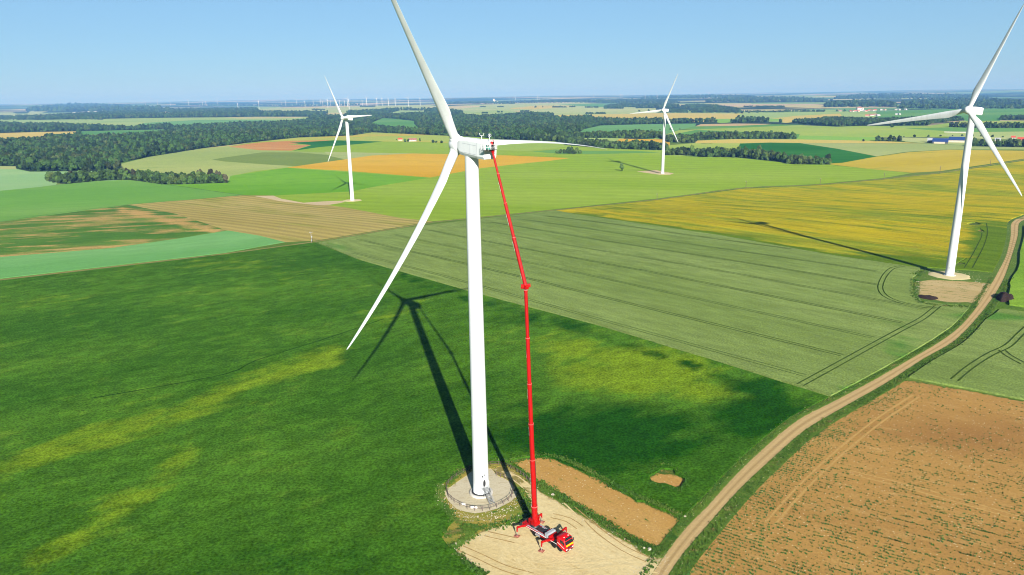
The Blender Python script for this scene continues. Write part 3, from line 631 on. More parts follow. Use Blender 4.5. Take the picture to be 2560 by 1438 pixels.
# ------------------------------------------------------------------ object helpers
def tag(o, label=None, cat=None, group=None, kind=None):
    if label: o['label'] = label
    if cat: o['category'] = cat
    if group: o['group'] = group
    if kind: o['kind'] = kind
    return o
def empty(name, loc, rz=0, rot=None):
    o = bpy.data.objects.new(name, None); COL.objects.link(o); o.location = loc; o.rotation_euler = rot or (0, 0, rz); o.empty_display_size = .5
    return o
class MB:
    """collects solids into one mesh"""
    def __init__(s): s.v = []; s.f = []; s.mi = []; s.sm = []; s.cur = 0
    def add(s, V, F, smooth=False):
        i0 = len(s.v); s.v += [tuple(v) for v in V]
        for f in F: s.f.append(tuple(i + i0 for i in f)); s.mi.append(s.cur); s.sm.append(smooth)
    def box(s, c, d, rz=0., M=None, taper=1.):
        x, y, z = d[0] / 2, d[1] / 2, d[2] / 2; V = []
        for k in (-1, 1):
            t = taper if k > 0 else 1
            V += [Vector((-x * t, -y * t, k * z)), Vector((x * t, -y * t, k * z)), Vector((x * t, y * t, k * z)), Vector((-x * t, y * t, k * z))]
        R = M if M is not None else Matrix.Rotation(rz, 3, 'Z')
        V = [R @ v + Vector(c) for v in V]
        s.add(V, [(3, 2, 1, 0), (4, 5, 6, 7), (0, 1, 5, 4), (1, 2, 6, 5), (2, 3, 7, 6), (3, 0, 4, 7)]); return s
    def bar(s, a, b, w, h=None, up=(0, 0, 1), w2=None, h2=None):
        a = Vector(a); b = Vector(b); h = h or w; w2 = w2 or w; h2 = h2 or h
        d = (b - a).normalized(); u = Vector(up)
        if abs(d.dot(u)) > .98: u = Vector((0, 1, 0))
        r = d.cross(u).normalized(); u = r.cross(d)
        V = []
        for p, W, Hh in ((a, w, h), (b, w2, h2)):
            V += [p - r * W / 2 - u * Hh / 2, p + r * W / 2 - u * Hh / 2, p + r * W / 2 + u * Hh / 2, p - r * W / 2 + u * Hh / 2]
        s.add(V, [(3, 2, 1, 0), (4, 5, 6, 7), (0, 1, 5, 4), (1, 2, 6, 5), (2, 3, 7, 6), (3, 0, 4, 7)]); return s
    def tube(s, pts, r, n=8, cap=True, smooth=True):
        pts = [Vector(p) for p in pts]; rs = [r] * len(pts) if np.isscalar(r) else r
        V = []; prev = None
        for i, p in enumerate(pts):
            d = (pts[min(i + 1, len(pts) - 1)] - pts[max(i - 1, 0)]).normalized()
            u = prev if prev is not None else (Vector((0, 0, 1)) if abs(d.z) < .9 else Vector((1, 0, 0)))
            x = d.cross(u).normalized(); y = x.cross(d).normalized(); prev = y
            for k in range(n):
                a = 2 * math.pi * k / n; V.append(p + (x * math.cos(a) + y * math.sin(a)) * rs[i])
        F = []
        for i in range(len(pts) - 1):
            for k in range(n): F.append((i * n + k, i * n + (k + 1) % n, (i + 1) * n + (k + 1) % n, (i + 1) * n + k))
        s.add(V, F, smooth)
        if cap:
            m0 = len(pts) - 1
            s.add(V[:n], [tuple(range(n))[::-1]]); s.add(V[m0 * n:], [tuple(range(n))])
        return s
    def lathe(s, prof, n=32, M=None, smooth=True, cap=True):
        """prof: (radius, z) pairs about local z"""
        V = []; M = M or Matrix.Identity(4)
        for r, z in prof:
            for k in range(n):
                a = 2 * math.pi * k / n; V.append(M @ Vector((r * math.cos(a), r * math.sin(a), z)))
        F = [(i * n + k, i * n + (k + 1) % n, (i + 1) * n + (k + 1) % n, (i + 1) * n + k) for i in range(len(prof) - 1) for k in range(n)]
        s.add(V, F, smooth)
        if cap: s.add(V[:n], [tuple(range(n))[::-1]]); s.add(V[-n:], [tuple(range(n))])
        return s
    def loft(s, rings, smooth=True, cap=True):
        n = len(rings[0]); V = [p for r in rings for p in r]
        F = [(i * n + k, i * n + (k + 1) % n, (i + 1) * n + (k + 1) % n, (i + 1) * n + k) for i in range(len(rings) - 1) for k in range(n)]
        s.add(V, F, smooth)
        if cap: s.add(rings[0], [tuple(range(n))[::-1]]); s.add(rings[-1], [tuple(range(n))])
        return s
    def mesh(s, name, mats):
        me = bpy.data.meshes.new(name); me.from_pydata(s.v, [], s.f)
        for m_ in (mats if isinstance(mats, (list, tuple)) else [mats]): me.materials.append(m_)
        me.polygons.foreach_set('material_index', s.mi); me.polygons.foreach_set('use_smooth', s.sm)
        bm = bmesh.new(); bm.from_mesh(me); bmesh.ops.recalc_face_normals(bm, faces=bm.faces); bm.to_mesh(me); bm.free()
        me.update(); return me
    def build(s, name, mats, parent=None, bevel=0.):
        o = bpy.data.objects.new(name, s.mesh(name, mats)); COL.objects.link(o)
        if parent: o.parent = parent
        if bevel:
            b = o.modifiers.new('bevel', 'BEVEL'); b.width = bevel; b.segments = 2; b.limit_method = 'ANGLE'; b.angle_limit = math.radians(40)
        return o
def copy_tree(o, parent=None, keep=True):
    c = o.copy(); COL.objects.link(c)
    if parent: c.parent = parent; c.matrix_parent_inverse = o.matrix_parent_inverse.copy()
    for ch in o.children: copy_tree(ch, c)
    return c
# ------------------------------------------------------------------ paints
def paint(name, c, rough=.35, spec=.5, dirt=.06, streak=None):
    q = NT(name, rough, spec)
    n = q.noise(.6, q.mapv(0, (1, 1, 6)), 4, .6); n2 = q.noise(6., detail=3)
    col = q.mul(c[:3], q.ramp(n, .3, .7, 1 - dirt, 1 + dirt * .3)); col = q.mul(col, q.ramp(n2, .3, .7, 1 - dirt * .5, 1.))
    q.set(q.b.inputs['Roughness'], q.ramp(n2, .2, .8, rough * .8, rough * 1.3))
    return q.color(col)
M_WHITE = paint('turbine_white', A(.55, .58, .60), .4, .4, .10)
M_WHITE2 = paint('nacelle_white', A(.56, .59, .61), .45, .4, .06)
M_FAR = paint('turbine_far', A(.5, .51, .52), .5, .3, .03)
M_RED = paint('truck_red', A(.36, .003, .002), .45, .2, .2)
M_RED2 = paint('cab_red', A(.50, .003, .006), .35, .3, .08)
M_DARK = plain('dark_steel', A(.02, .02, .022), .5, .4, var=.2)
M_GREY = paint('blue_grey_deck', A(.30, .33, .37), .5, .4, .15)
M_LGREY = paint('light_grey', A(.5, .51, .52), .5, .4, .1)
M_STEEL = plain('galvanised', A(.42, .43, .44), .42, .5, .6, var=.2, vs=3)
M_TYRE = plain('tyre_rubber', A(.012, .012, .012), .85, .2, var=.2, vs=5)
M_RIM = plain('rim', A(.55, .56, .57), .35, .6, .5)
M_GLASS = plain('dark_glass', A(.012, .015, .02), .06, .8)
M_YEL = plain('yellow_panel', A(.85, .68, .0), .4, .4)
M_PWHITE = plain('white_panel', A(.8, .8, .8), .5, .4)
M_CONC = plain('concrete', A(.46, .44, .40), .9, .2, var=.15, vs=2)
M_WOOD = plain('weathered_wood', A(.13, .10, .075), .85, .2, var=.35, vs=5)
M_FENCE = plain('fence_timber', A(.12, .085, .075), .85, .2, var=.35, vs=4)
M_PADR = plain('rust_plate', A(.28, .10, .07), .8, .2, var=.3, vs=4)
M_TEAL = plain('teal_machine', A(.10, .36, .30), .5, .4)
M_BLACK = plain('black_cloth', A(.012, .012, .014), .9, .1)
M_SKIN = plain('skin', A(.5, .3, .21), .6, .3)
M_CLOTHR = plain('red_cloth', A(.5, .01, .015), .85, .1)
# ------------------------------------------------------------------ wind turbines
def airfoil(c, t, chord_dir, thick_dir, org, rootness):
    """ring of 20 points; rootness 1 = circle of diameter c"""
    n = 20; R = []
    for k in range(n):
        a = 2 * math.pi * k / n
        cx, cy = math.cos(a) * .5, math.sin(a) * .5
        xx = .5 - .5 * math.cos(a); th = 5 * (.2969 * math.sqrt(max(xx, 0)) - .126 * xx - .3516 * xx ** 2 + .2843 * xx ** 3 - .1036 * xx ** 4)
        ax = .3 - xx; ay = th * (1 if a <= math.pi else -1) * 1.0
        x = (cx * rootness + ax * (1 - rootness)) * c; y = cy * c * rootness + ay * t * c * (1 - rootness) * .95
        R.append(org + chord_dir * x + thick_dir * y)
    return R
def blade_mb(mb, hub, u, a, w, L, bend, beta=0., n=26, thick=1.):
    """u outwards, a rotor axis (upwind), w = in-plane; feathered blade: chord along the axis"""
    S_ = [1.1, 1.8, 2.6, 3.6, 5., 6.6, 8.4, 10.5] + list(np.linspace(13, L - 1.2, n - 10)) + [L - .4, L]
    rings = []
    for s in S_:
        t = s / L
        c = np.interp(s, [1, 2.4, 4.5, 8.8, 14, 24, L - 4, L - .5, L], [1.95, 1.95, 2.35, 3.35, 2.75, 1.95, .85, .42, .12])
        rt = np.interp(s, [2.2, 7.5], [1, 0]); tk = np.interp(s, [4, 9, 18, 30, L], [.55, .34, .25, .2, .17]) * thick
        tw = math.radians(np.interp(s, [2, 9, 22, L], [13, 10, 4, 0])) + beta
        cd = (a * math.cos(tw) + w * math.sin(tw)).normalized(); td = u.cross(cd).normalized()
        rings.append(airfoil(c, tk, cd, td, hub + u * s + w * (bend * t * t), rt))
    mb.loft(rings)
def turbine(loc, phi, th, L=47.5, hubz=80., overhang=4.3, bends=(0, 0, 0), cone=0., r0=2.0, r1=1.42, seams=True, beta=0., detail=2, name='wind_turbine', mat=None, nac=None):
    root = empty(name, loc)
    M_ = mat or M_WHITE
    tz = hubz - 1.75
    mb = MB(); prof = [(r0 + .12, .0), (r0 + .12, .35), (r0, .36)] if detail == 2 else [(r0, 0)]
    nseg = 24
    for i in range(1, nseg + 1):
        z = .36 + (tz - .36) * i / nseg; r = r0 + (r1 - r0) * i / nseg
        prof.append((r, z))
    mb.lathe(prof, 56 if detail == 2 else 24); tower = mb.build('tower', M_, root)
    if detail == 2:
        for f in (.25, .5, .75): z = .36 + (tz - .36) * f; r = r0 + (r1 - r0) * f; mb = MB(); mb.lathe([(r - .02, z - .07), (r + .018, z - .07), (r + .018, z + .07), (r - .02, z + .07)], 56, smooth=False, cap=False); mb.build('flange_seam', M_WHITE2, tower)
    tilt = math.radians(5)
    a = Vector((math.sin(phi) * math.cos(tilt), math.cos(phi) * math.cos(tilt), math.sin(tilt)))
    e1 = Vector((math.cos(phi), -math.sin(phi), 0)); e2 = e1.cross(a)
    if e2.z < 0: e2 = -e2
    T = Vector((0, 0, hubz)); hub = T + a * overhang
    # nacelle: lofted along the axis, chamfered section
    side = e1; up = e2
    def sect(s, wd, hu, hd, ch):
        o = T + a * s; w_ = wd / 2
        pts = [(-w_ + ch, hu), (w_ - ch, hu), (w_, hu - ch), (w_, -hd + ch * 1.6), (w_ - ch * .9, -hd), (-w_ + ch * .9, -hd), (-w_, -hd + ch * 1.6), (-w_, hu - ch)]
        return [o + side * x + up * y for x, y in pts]
    mb = MB(); mb.loft([sect(overhang - 1.35, 2.5, 1.3, 1.3, .8), sect(overhang - 1.6, 3.0, 1.6, 1.6, .8), sect(overhang - 2.6, 3.3, 1.7, 1.7, .5), sect(.5, 3.4, 1.8, 1.72, .38), sect(-2.6, 3.4, 1.8, 1.7, .34), sect(-3.75, 3.4, 1.8, 1.68, .3), sect(-3.8, 3.44, 1.83, 1.71, .3), sect(-6.0, 3.38, 1.76, 1.64, .3), sect(-6.1, 3.22, 1.66, 1.54, .3)], smooth=False)
    nacelle = mb.build('nacelle', M_WHITE2 if detail == 2 else M_, root)
    # spinner
    Q = Matrix((side, up, a)).transposed().to_4x4(); Q.translation = hub
    mb = MB(); mb.lathe([(1.35, -1.5), (1.75, -1.25), (1.85, -.4), (1.8, .5), (1.55, 1.2), (1.1, 1.8), (.55, 2.15), (.05, 2.25)], 36 if detail == 2 else 20, Q)
    for k in range(3):
        t = th + k * 2 * math.pi / 3; u = e1 * math.cos(t) + e2 * math.sin(t)
        mb.tube([hub + u * .6, hub + u * 1.72, hub + u * 1.76, hub + u * 1.95], [1.16, 1.16, 1.1, 1.1], 24)
    mb.build('spinner', M_, root)
    for k in range(3):
        t = th + k * 2 * math.pi / 3
        u = (math.cos(cone) * (e1 * math.cos(t) + e2 * math.sin(t)) + math.sin(cone) * a).normalized(); w = -e1 * math.sin(t) + e2 * math.cos(t)
        mb = MB(); blade_mb(mb, hub, u, a, w, L, bends[k], beta); mb.build('blade', M_, root)
    return root, T, a, e1, e2, hub
R_ = math.radians
# main turbine
BASE = Vector((-7.98, 152.59, 0)); BASE.z = 0.02
t1, T1, a1, s1, u1, hub1 = turbine(BASE, R_(-41.8), R_(1.17), L=48.4, hubz=79.9, overhang=4.5, bends=(-4.8, -1.1, -5.0), r0=1.86, r1=1.42)
tag(t1, 'tallest white wind turbine, in front, its tower rising from the round fenced gravel pad', 'wind turbine', 'wind turbines')
def ring_around(mb, prof, M=None, n=48): mb.lathe(prof, n, M)
mb = MB(); mb.lathe([(2.75, -.1), (2.75, .28), (2.65, .36), (2.25, .36)], 56, cap=False); mb.build('foundation_collar', M_CONC, t1)
mb = MB(); V = []
for z in (.34, .56):
    for k in range(168): an = k * 2 * math.pi / 168; r = 2.2 if k % 3 == 0 else 2.05; V.append((r * math.cos(an), r * math.sin(an), z))
mb.add(V, [(k, (k + 1) % 168, 168 + (k + 1) % 168, 168 + k) for k in range(168)] + [tuple(range(168, 336))]); mb.build('bolt_circle', M_DARK, t1)
# door and stairs, on the side of the crane
DA = R_(-62)
dd = Vector((math.cos(DA), math.sin(DA), 0)); dn = Vector((-dd.y, dd.x, 0))
def dpt(r, s, z): return dd * r + dn * s + Vector((0, 0, z))
mb = MB(); R0 = []; 
for (sc, rr) in ((1.0, 1.80), (1.0, 1.90)): R0.append([dpt(rr, .42 * sc * math.cos(2 * math.pi * k / 20), 3.35 + 1.02 * sc * math.sin(2 * math.pi * k / 20)) for k in range(20)])
mb.loft(R0); door = mb.build('door', M_LGREY, t1)
mb = MB(); R0 = [[dpt(rr, .33 * math.cos(2 * math.pi * k / 20), 3.35 + .9 * math.sin(2 * math.pi * k / 20)) for k in range(20)] for rr in (1.84, 1.93)]
mb.loft(R0); mb.build('door_opening', M_DARK, door)
mb = MB(); mb.bar(dpt(1.9, .42, 3.3), dpt(2.6, .9, 3.3), .05, 1.8); mb.build('door_leaf', M_WHITE2, door)
st = empty('access_stairs', (0, 0, 0)); st.parent = t1
mb = MB(); mb.bar(dpt(1.8, -.1, 2.28), dpt(3.0, -.1, 2.28), 1.5, .07); mb.build('landing', M_STEEL, t1)
NS = 11; mb = MB()
for i in range(NS):
    f = (i + .5) / NS; mb.bar(dpt(3.0 + 2.7 * f, -.5, 2.28 - 2.28 * f), dpt(3.0 + 2.7 * f, .5, 2.28 - 2.28 * f), .22, .04)
for s_ in (-.52, .52): mb.bar(dpt(3.0, s_, 2.28), dpt(5.75, s_, .0), .05, .22)
mb.build('stairs', M_STEEL, t1)
mb = MB()
for s_ in (-.55, .55):
    for z_ in (.55, 1.05): mb.tube([dpt(1.95, s_ - .1, 2.28 + z_), dpt(3.0, s_ - .1, 2.28 + z_), dpt(5.75, s_, z_)], .028, 6)
    for f in (0, .25, .5, .75, 1.): mb.tube([dpt(3.0 + 2.75 * f, s_, 2.28 - 2.28 * f), dpt(3.0 + 2.75 * f, s_, 2.28 - 2.28 * f + 1.05)], .028, 6)
for s_ in (-.6, .4): mb.tube([dpt(2.9, s_, 0), dpt(2.9, s_, 2.28)], .05, 6)
mb.build('handrail', M_STEEL, t1)
bpy.data.objects.remove(st)
mb = MB()      # marks painted over the door
def mark(mb, r, s, z, w, h): mb.bar(dpt(r, s - w / 2, z), dpt(r, s + w / 2, z), .02, h)
mark(mb, 1.845, -.42, 5.15, .28, .42)
for (s_, z_, w_, h_) in ((.02, 5.3, .1, .9), (.2, 5.68, .36, .12), (.16, 5.32, .26, .12)): mark(mb, 1.84, s_, z_, w_, h_)
mb.build('painted_marking', M_DARK, t1)
# nacelle of the main turbine: open rear roof, masts, machinery
def npt(s, x, y): return T1 + a1 * s + s1 * x + u1 * y
mb = MB(); mb.bar(npt(-3.8, -1.2, 1.86), npt(-3.8, 1.2, 1.86), .22, .3, up=u1); mb.bar(npt(2.0, .0, 1.75), npt(-3.6, .0, 1.83), 1.1, .14, up=u1)
mb.build('roof_hatch', M_WHITE2, t1)
mb = MB(); mb.bar(npt(-3.6, -1.71, .85), npt(1., -1.71, .85), .03, .05, up=u1); mb.bar(npt(-3.6, -1.71, -.95), npt(1., -1.71, -.95), .03, .05, up=u1); mb.bar(npt(-1.6, -1.71, -.95), npt(-1.6, -1.71, .85), .03, .04, up=a1)
mb.bar(npt(-3.78, -1.725, -1.4), npt(-3.78, -1.725, 1.5), .03, .05, up=a1); mb.build('panel_seam', M_GREY, t1)
def mast(s, x, kind):
    p = npt(s, x, 1.75); q = p + u1 * .95; mb = MB(); mb.tube([p, q], .07, 8); mb.tube([p, p + u1 * .35], .14, 8)
    f = (-a1 * .55 + s1 * .55).normalized(); f = (RGT - u1 * RGT.dot(u1)).normalized()
    if kind == 'ring':
        c = q + u1 * .3; mb.tube([c + f * .3 * math.cos(k * math.pi / 8) + u1 * .3 * math.sin(k * math.pi / 8) for k in range(17)], .035, 6, cap=False)
        mb.box(c, (.16, .16, .3))
    else:
        mb.tube([q + f * -.42 + u1 * .38, q + f * -.33 + u1 * .05, q, q + f * .33 + u1 * .05, q + f * .42 + u1 * .38], .045, 6)
        for sg in (-1, 1): mb.lathe([(.03, 0), (.14, .06), (.03, .12)], 8, Matrix.Translation(q + f * .42 * sg + u1 * .36))
    return mb.build('wind_sensor_mast', M_WHITE, t1)
mast(-3.1, .1, 'fork'); mast(-5.1, .5, 'ring')
# ------------------------------------------------------------------ other three near turbines
def gbase(u, v): p = at(u, v); return p
p2 = gbase(881, 501.5); t2 = turbine(p2, R_(221.5), R_(56.8), L=48.5, hubz=80.6, overhang=4.4, cone=.05, beta=R_(80), r0=1.95, r1=1.5)[0]
tag(t2, 'white wind turbine left of the tallest one, its shadow star on the vivid green field', 'wind turbine', 'wind turbines')
p3 = gbase(1656.2, 434.5); t3 = turbine(p3, R_(224.9), R_(114.3), L=48.5, hubz=80.3, overhang=4.4, cone=.07, beta=R_(80), r0=1.95, r1=1.5)[0]
tag(t3, 'white wind turbine in the yellow-green field beyond the lone bushy tree', 'wind turbine', 'wind turbines')
p4 = gbase(2373.2, 689.5); t4 = turbine(p4, R_(-121.86), R_(110.2), L=48.4, hubz=80.2, overhang=4.4, cone=.06, beta=R_(80), r0=2.0, r1=1.42, bends=(0, 0, 0))[0]
tag(t4, 'white wind turbine at the right edge, beside the dirt road and its gravel stand', 'wind turbine', 'wind turbines')
mb = MB()
_l4 = (Vector((0, 0, 90)) - (p4 + Vector((0, 0, 3)))); _l4.z = 0; _l4.normalize(); _n4 = Vector((-_l4.y, _l4.x, 0))
for (s_, z_, w_, h_) in ((.1, 4.2, .1, .9), (.3, 4.6, .5, .12), (.25, 4.2, .4, .12), (-.2, 2.9, .12, .9), (.1, 3.3, .5, .12), (.35, 2.9, .12, .5), (.2, 1.9, .12, 1.), (.4, 1.5, .4, .14)):
    mb.bar(_l4 * 1.97 + _n4 * (-s_ - w_ / 2) + Vector((0, 0, z_)), _l4 * 1.97 + _n4 * (-s_ + w_ / 2) + Vector((0, 0, z_)), .08, h_)
mb.build('painted_marking', M_GREY, t4)
def disc(name, c, prof, mat, n=40, wob=.0, sx=1.):
    """low round foundation: uneven rim"""
    mb = MB(); V = []
    for r, z in prof:
        for k in range(n):
            an = 2 * math.pi * k / n; rr = r * (1 + wob * noise.noise((math.cos(an) * 2 + c[0], math.sin(an) * 2, 0)))
            x = c[0] + rr * math.cos(an) * sx; y = c[1] + rr * math.sin(an); V.append((x, y, float(hgt(x, y)) + z))
    F = [(i * n + k, i * n + (k + 1) % n, (i + 1) * n + (k + 1) % n, (i + 1) * n + k) for i in range(len(prof) - 1) for k in range(n)]
    mb.add(V, F, True); mb.add(V[-n:], [tuple(range(n))])
    o = mb.build(name, mat); o['kind'] = 'structure'; return o
for p in (p2, p3, p4): disc('foundation_mound', (p.x, p.y), [(9.4, -.1), (8.9, .2), (7.5, .25), (3., .3)], G['gravel'] if p is not p4 else G['gravel'], wob=.12)
def pale_ring(mb, r): pass
for t_ in (t2, t3, t4):
    mb = MB(); mb.lathe([(2.75, .1), (2.75, .5), (2.2, .55)], 32, cap=False); mb.build('foundation_collar', M_CONC, t_)
# ------------------------------------------------------------------ far wind farm: one mesh each
def far_mesh(phi, th):
    r, *_ = turbine((0, 0, 0), R_(phi), R_(th), L=48, hubz=80, detail=0, beta=R_(82), mat=M_FAR, r0=2.3, r1=1.6)
    mb = bmesh.new()
    for ch in list(r.children):
        mb.from_mesh(ch.data); bpy.data.objects.remove(ch)
    bpy.data.objects.remove(r); me = bpy.data.meshes.new('wind_turbine'); mb.to_mesh(me); mb.free()
    me.materials.clear(); me.materials.append(M_FAR); return me
FAR = [(364, 264, 252), (395, 264.5, 251), (426, 263, 252), (472, 263, 249), (507, 263.5, 250), (515, 263.5, 252.5), (544, 263.5, 250.5), (596, 275.7, 259.5), (648, 270.8, 254), (703.7, 262.7, 252), (715, 265.6, 252.3), (742.7, 263, 250.8), (763, 266.7, 253.7), (783.6, 262.7, 249.3), (802, 261.5, 249), (807.6, 266.4, 253), (820, 268.6, 249.3), (826, 258, 246), (849.6, 265.6, 251), (862, 264.9, 253), (869, 265.6, 247), (873, 271.6, 249.3), (906, 264, 252), (917.5, 265.6, 245), (942.7, 264.9, 246.3), (955.6, 263.8, 245.6), (971.6, 264, 247), (988.7, 263.8, 247), (1021, 264.9, 245), (1050.6, 264, 246.3), (1288.6, 250, 240), (1344, 250, 238), (1347.7, 251, 238.5), (1370, 248, 238), (1484, 243.5, 237.5), (1551, 247.5, 238), (1554.8, 247.5, 236.5), (1612.5, 250, 241), (1642.8, 251, 240.5), (1752, 236.5, 230.6), (1771, 239, 232), (1773.8, 239.5, 232.5)]
_ORD = ['first', 'second', 'third', 'fourth', 'fifth', 'sixth', 'seventh', 'eighth', 'ninth', 'tenth', 'eleventh', 'twelfth', 'thirteenth', 'fourteenth', 'fifteenth', 'sixteenth', 'seventeenth', 'eighteenth', 'nineteenth', 'twentieth', 'twenty-first', 'twenty-second', 'twenty-third', 'twenty-fourth', 'twenty-fifth', 'twenty-sixth', 'twenty-seventh', 'twenty-eighth', 'twenty-ninth', 'thirtieth']
_variants = [far_mesh(215 + 12 * i, 10 + 28 * i) for i in range(4)]
for i, (u, vb, vh) in enumerate(FAR):
    p = at(u, vb + 1.); dist = float((p - Vector((0, 0, H))).dot(FWD)); px = vb - vh
    hz = min(max(px * abs(dist) / FPX, 60), 150)
    o = bpy.data.objects.new('wind_turbine', _variants[(i * 7) % 4]); COL.objects.link(o); o.location = p; o.scale = [hz / 80] * 3
    if i < 30: lb = 'tiny hazy turbine, %s from the left in the far row left of the tallest one' % _ORD[i]
    else: lb = 'faint horizon turbine right of the tallest one, %s from the left there' % _ORD[i - 30]
    tag(o, lb, 'wind turbine', 'far wind turbines on the horizon')
# ------------------------------------------------------------------ crane truck with aerial platform
TR = empty('aerial_platform_truck', (3.0, 137.55, 0.02), math.atan2(-.73, .68))
tag(TR, 'bright red crane truck on four outriggers, its folded boom rising to the tallest turbine', 'crane truck')
TM = Matrix.Translation(TR.location) @ Matrix.Rotation(TR.rotation_euler.z, 4, 'Z'); TI = TM.inverted()
def L_(p): return TI @ Vector(p)
mb = MB()
for y in (-.42, .42): mb.box((5.0, y, .92), (12.2, .12, .3))
for x in (-.9, 1., 3.2, 5., 7.2, 9., 10.8): mb.box((x, 0, .9), (.12, .8, .24))
for x in (2.7, 4.95, 8.35, 10.05): mb.tube([(x, -1.1, .52), (x, 1.1, .52)], .11, 8); mb.box((x, 0, .55), (.4, .4, .4))
mb.build('chassis', M_DARK, TR)
mb = MB(); mb.box((3.4, 0, 1.22), (8.6, 2.46, .22)); mb.box((.2, 0, 1.42), (2.8, 2.2, .24)); mb.box((7.2, 0, 1.40), (1.0, 2.5, .3))
for y in (-1.12, 1.12): mb.box((1.6, y, 1.42), (3.8, .22, .2))
for y in (-1.1, 1.1): mb.box((5.6, y * 1.0, .98), (2.6, .3, .3))
mb.build('deck', M_RED, TR, bevel=.03)
mb = MB()
for y in (-1.02, 1.02): mb.box((4.6, y, 1.39), (3.4, .42, .10))
for y in (-1.0, 1.0): mb.box((1.9, y, 1.55), (3.0, .3, .04))
mb.build('walkway', M_GREY, TR, bevel=.01)
mb = MB(); mb.box((3.1, 0, 1.45), (2.6, 1.1, .3)); mb.box((4.7, .25, 1.5), (.6, .9, .5)); mb.build('boom_cradle', M_DARK, TR, bevel=.02)
mb = MB()
for y, w_ in ((-.85, .75), (0., .85), (.85, .75)): mb.box((6.15, y, 1.85), (.8, w_, .85)); mb.box((6.15, y, 2.3), (.7, w_ * .8, .05))
mb.build('equipment_boxes', M_GREY, TR, bevel=.04)
mb = MB(); mb.box((5.5, .55, 1.75), (.35, 1.5, .7)); mb.box((5.6, -.7, 1.6), (.3, .8, .4)); mb.box((6.9, .0, 1.75), (.35, 2.3, .5)); mb.build('locker', M_RED, TR, bevel=.03)
for s_ in (-1, 1):
    mb = MB(); mb.box((6.7, s_ * 1.1, .8), (1.5, .36, .55)); mb.build('side_tank', M_DARK, TR, bevel=.04)
mb = MB(); mb.tube([(3.1, -1.16, .75), (4.3, -1.16, .75)], .27, 14); mb.build('fuel_tank', M_STEEL, TR)
mb = MB()
for s_ in (-1, 1): mb.bar((0.2, s_ * 1.245, 1.3), (9.2, s_ * 1.245, 1.3), .012, .1); mb.bar((9.35, s_ * 1.27, 1.9), (11.3, s_ * 1.27, 1.2), .012, .1)
mb.build('white_stripe', M_PWHITE, TR)
for s_ in (-1, 1):
    for x in (2.7, 4.95, 8.35, 10.05):
        w_ = empty('wheel', (x, s_ * 1.08, .52)); w_.parent = TR
        Rw = Matrix.Rotation(math.pi / 2 * -s_, 4, 'X')
        mb = MB(); mb.lathe([(.30, -.15), (.47, -.16), (.52, -.1), (.52, .1), (.47, .16), (.30, .15)], 28, Rw); ty = mb.build('tyre', M_TYRE, w_)
        mb = MB(); mb.lathe([(.30, -.12), (.31, .14), (.26, .15), (.2, .05), (.12, .06), (.11, .13), (.02, .14)], 20, Rw); mb.build('rim', M_RIM, w_)
for s_ in (-1, 1):
    for x in (2.7, 4.95, 8.35, 10.05):
        mb = MB(); pts = [(x + .66 * math.cos(a), s_ * 1.08, .52 + .66 * math.sin(a)) for a in np.linspace(.1, math.pi - .1, 9)]
        for p, q in zip(pts[:-1], pts[1:]): mb.bar(p, q, .34, .03, up=(0, 1, 0)) if False else mb.bar(p, q, .36, .03, up=(0, 0, 1))
        mb.build('mudguard', M_DARK, TR)
# cab
def cabring(x, w, z0, z1, r=.14, n=5):
    w /= 2; P0 = []
    for cx, cz, a0 in ((w - r, z1 - r, 0), (-w + r, z1 - r, 90), (-w + r, z0 + r, 180), (w - r, z0 + r, 270)):
        for k in range(n): a = R_(a0 + 90 * k / (n - 1)); P0.append(Vector((x, cx + r * math.cos(a), cz + r * math.sin(a))))
    return P0
mb = MB(); mb.loft([cabring(9.05, 2.30, 1.05, 3.05), cabring(9.12, 2.46, .95, 3.15, .2), cabring(9.9, 2.5, .75, 3.2, .22), cabring(11.0, 2.5, .5, 3.12, .24), cabring(11.3, 2.48, .48, 2.75, .26), cabring(11.52, 2.44, .46, 1.95, .22), cabring(11.6, 2.36, .5, 1.75, .2)])
cab = mb.build('cab', M_RED2, TR)
mb = MB(); V = [(11.17, -1.06, 2.98), (11.17, 1.06, 2.98), (11.55, 1.12, 2.02), (11.55, -1.12, 2.02)]
mb.add([Vector(v) + Vector((.02, 0, .02)) for v in V] + [Vector(v) - Vector((.05, 0, 0)) for v in V], [(0, 1, 2, 3), (7, 6, 5, 4), (0, 4, 5, 1), (1, 5, 6, 2), (2, 6, 7, 3), (3, 7, 4, 0)]); mb.build('windscreen', M_GLASS, cab)
for s_ in (-1, 1):
    mb = MB(); V = [(10.1, s_ * 1.235, 2.05), (11.12, s_ * 1.235, 2.0), (10.95, s_ * 1.235, 2.75), (10.15, s_ * 1.235, 2.8)]
    mb.add([Vector(v) + Vector((0, s_ * .025, 0)) for v in V] + [Vector(v) for v in V], [(0, 1, 2, 3), (7, 6, 5, 4), (0, 4, 5, 1), (1, 5, 6, 2), (2, 6, 7, 3), (3, 7, 4, 0)]); mb.build('side_window', M_GLASS, cab)
    mb = MB(); mb.box((11.35, s_ * 1.42, 2.35), (.1, .22, .6)); mb.bar((11.2, s_ * 1.2, 2.65), (11.35, s_ * 1.42, 2.6), .04); mb.build('mirror', M_DARK, cab, bevel=.02)
    mb = MB(); mb.box((11.6, s_ * .88, .95), (.1, .42, .26)); mb.build('headlight', M_LGREY, cab, bevel=.03)
mb = MB(); mb.box((11.60, 0, 1.80), (.1, 2.0, .24)); mb.build('yellow_panel', M_YEL, cab)
mb = MB(); mb.box((11.62, 0, 1.18), (.06, 1.3, .42)); mb.box((11.55, 0, .62), (.22, 2.0, .2)); mb.build('grille', M_DARK, cab)
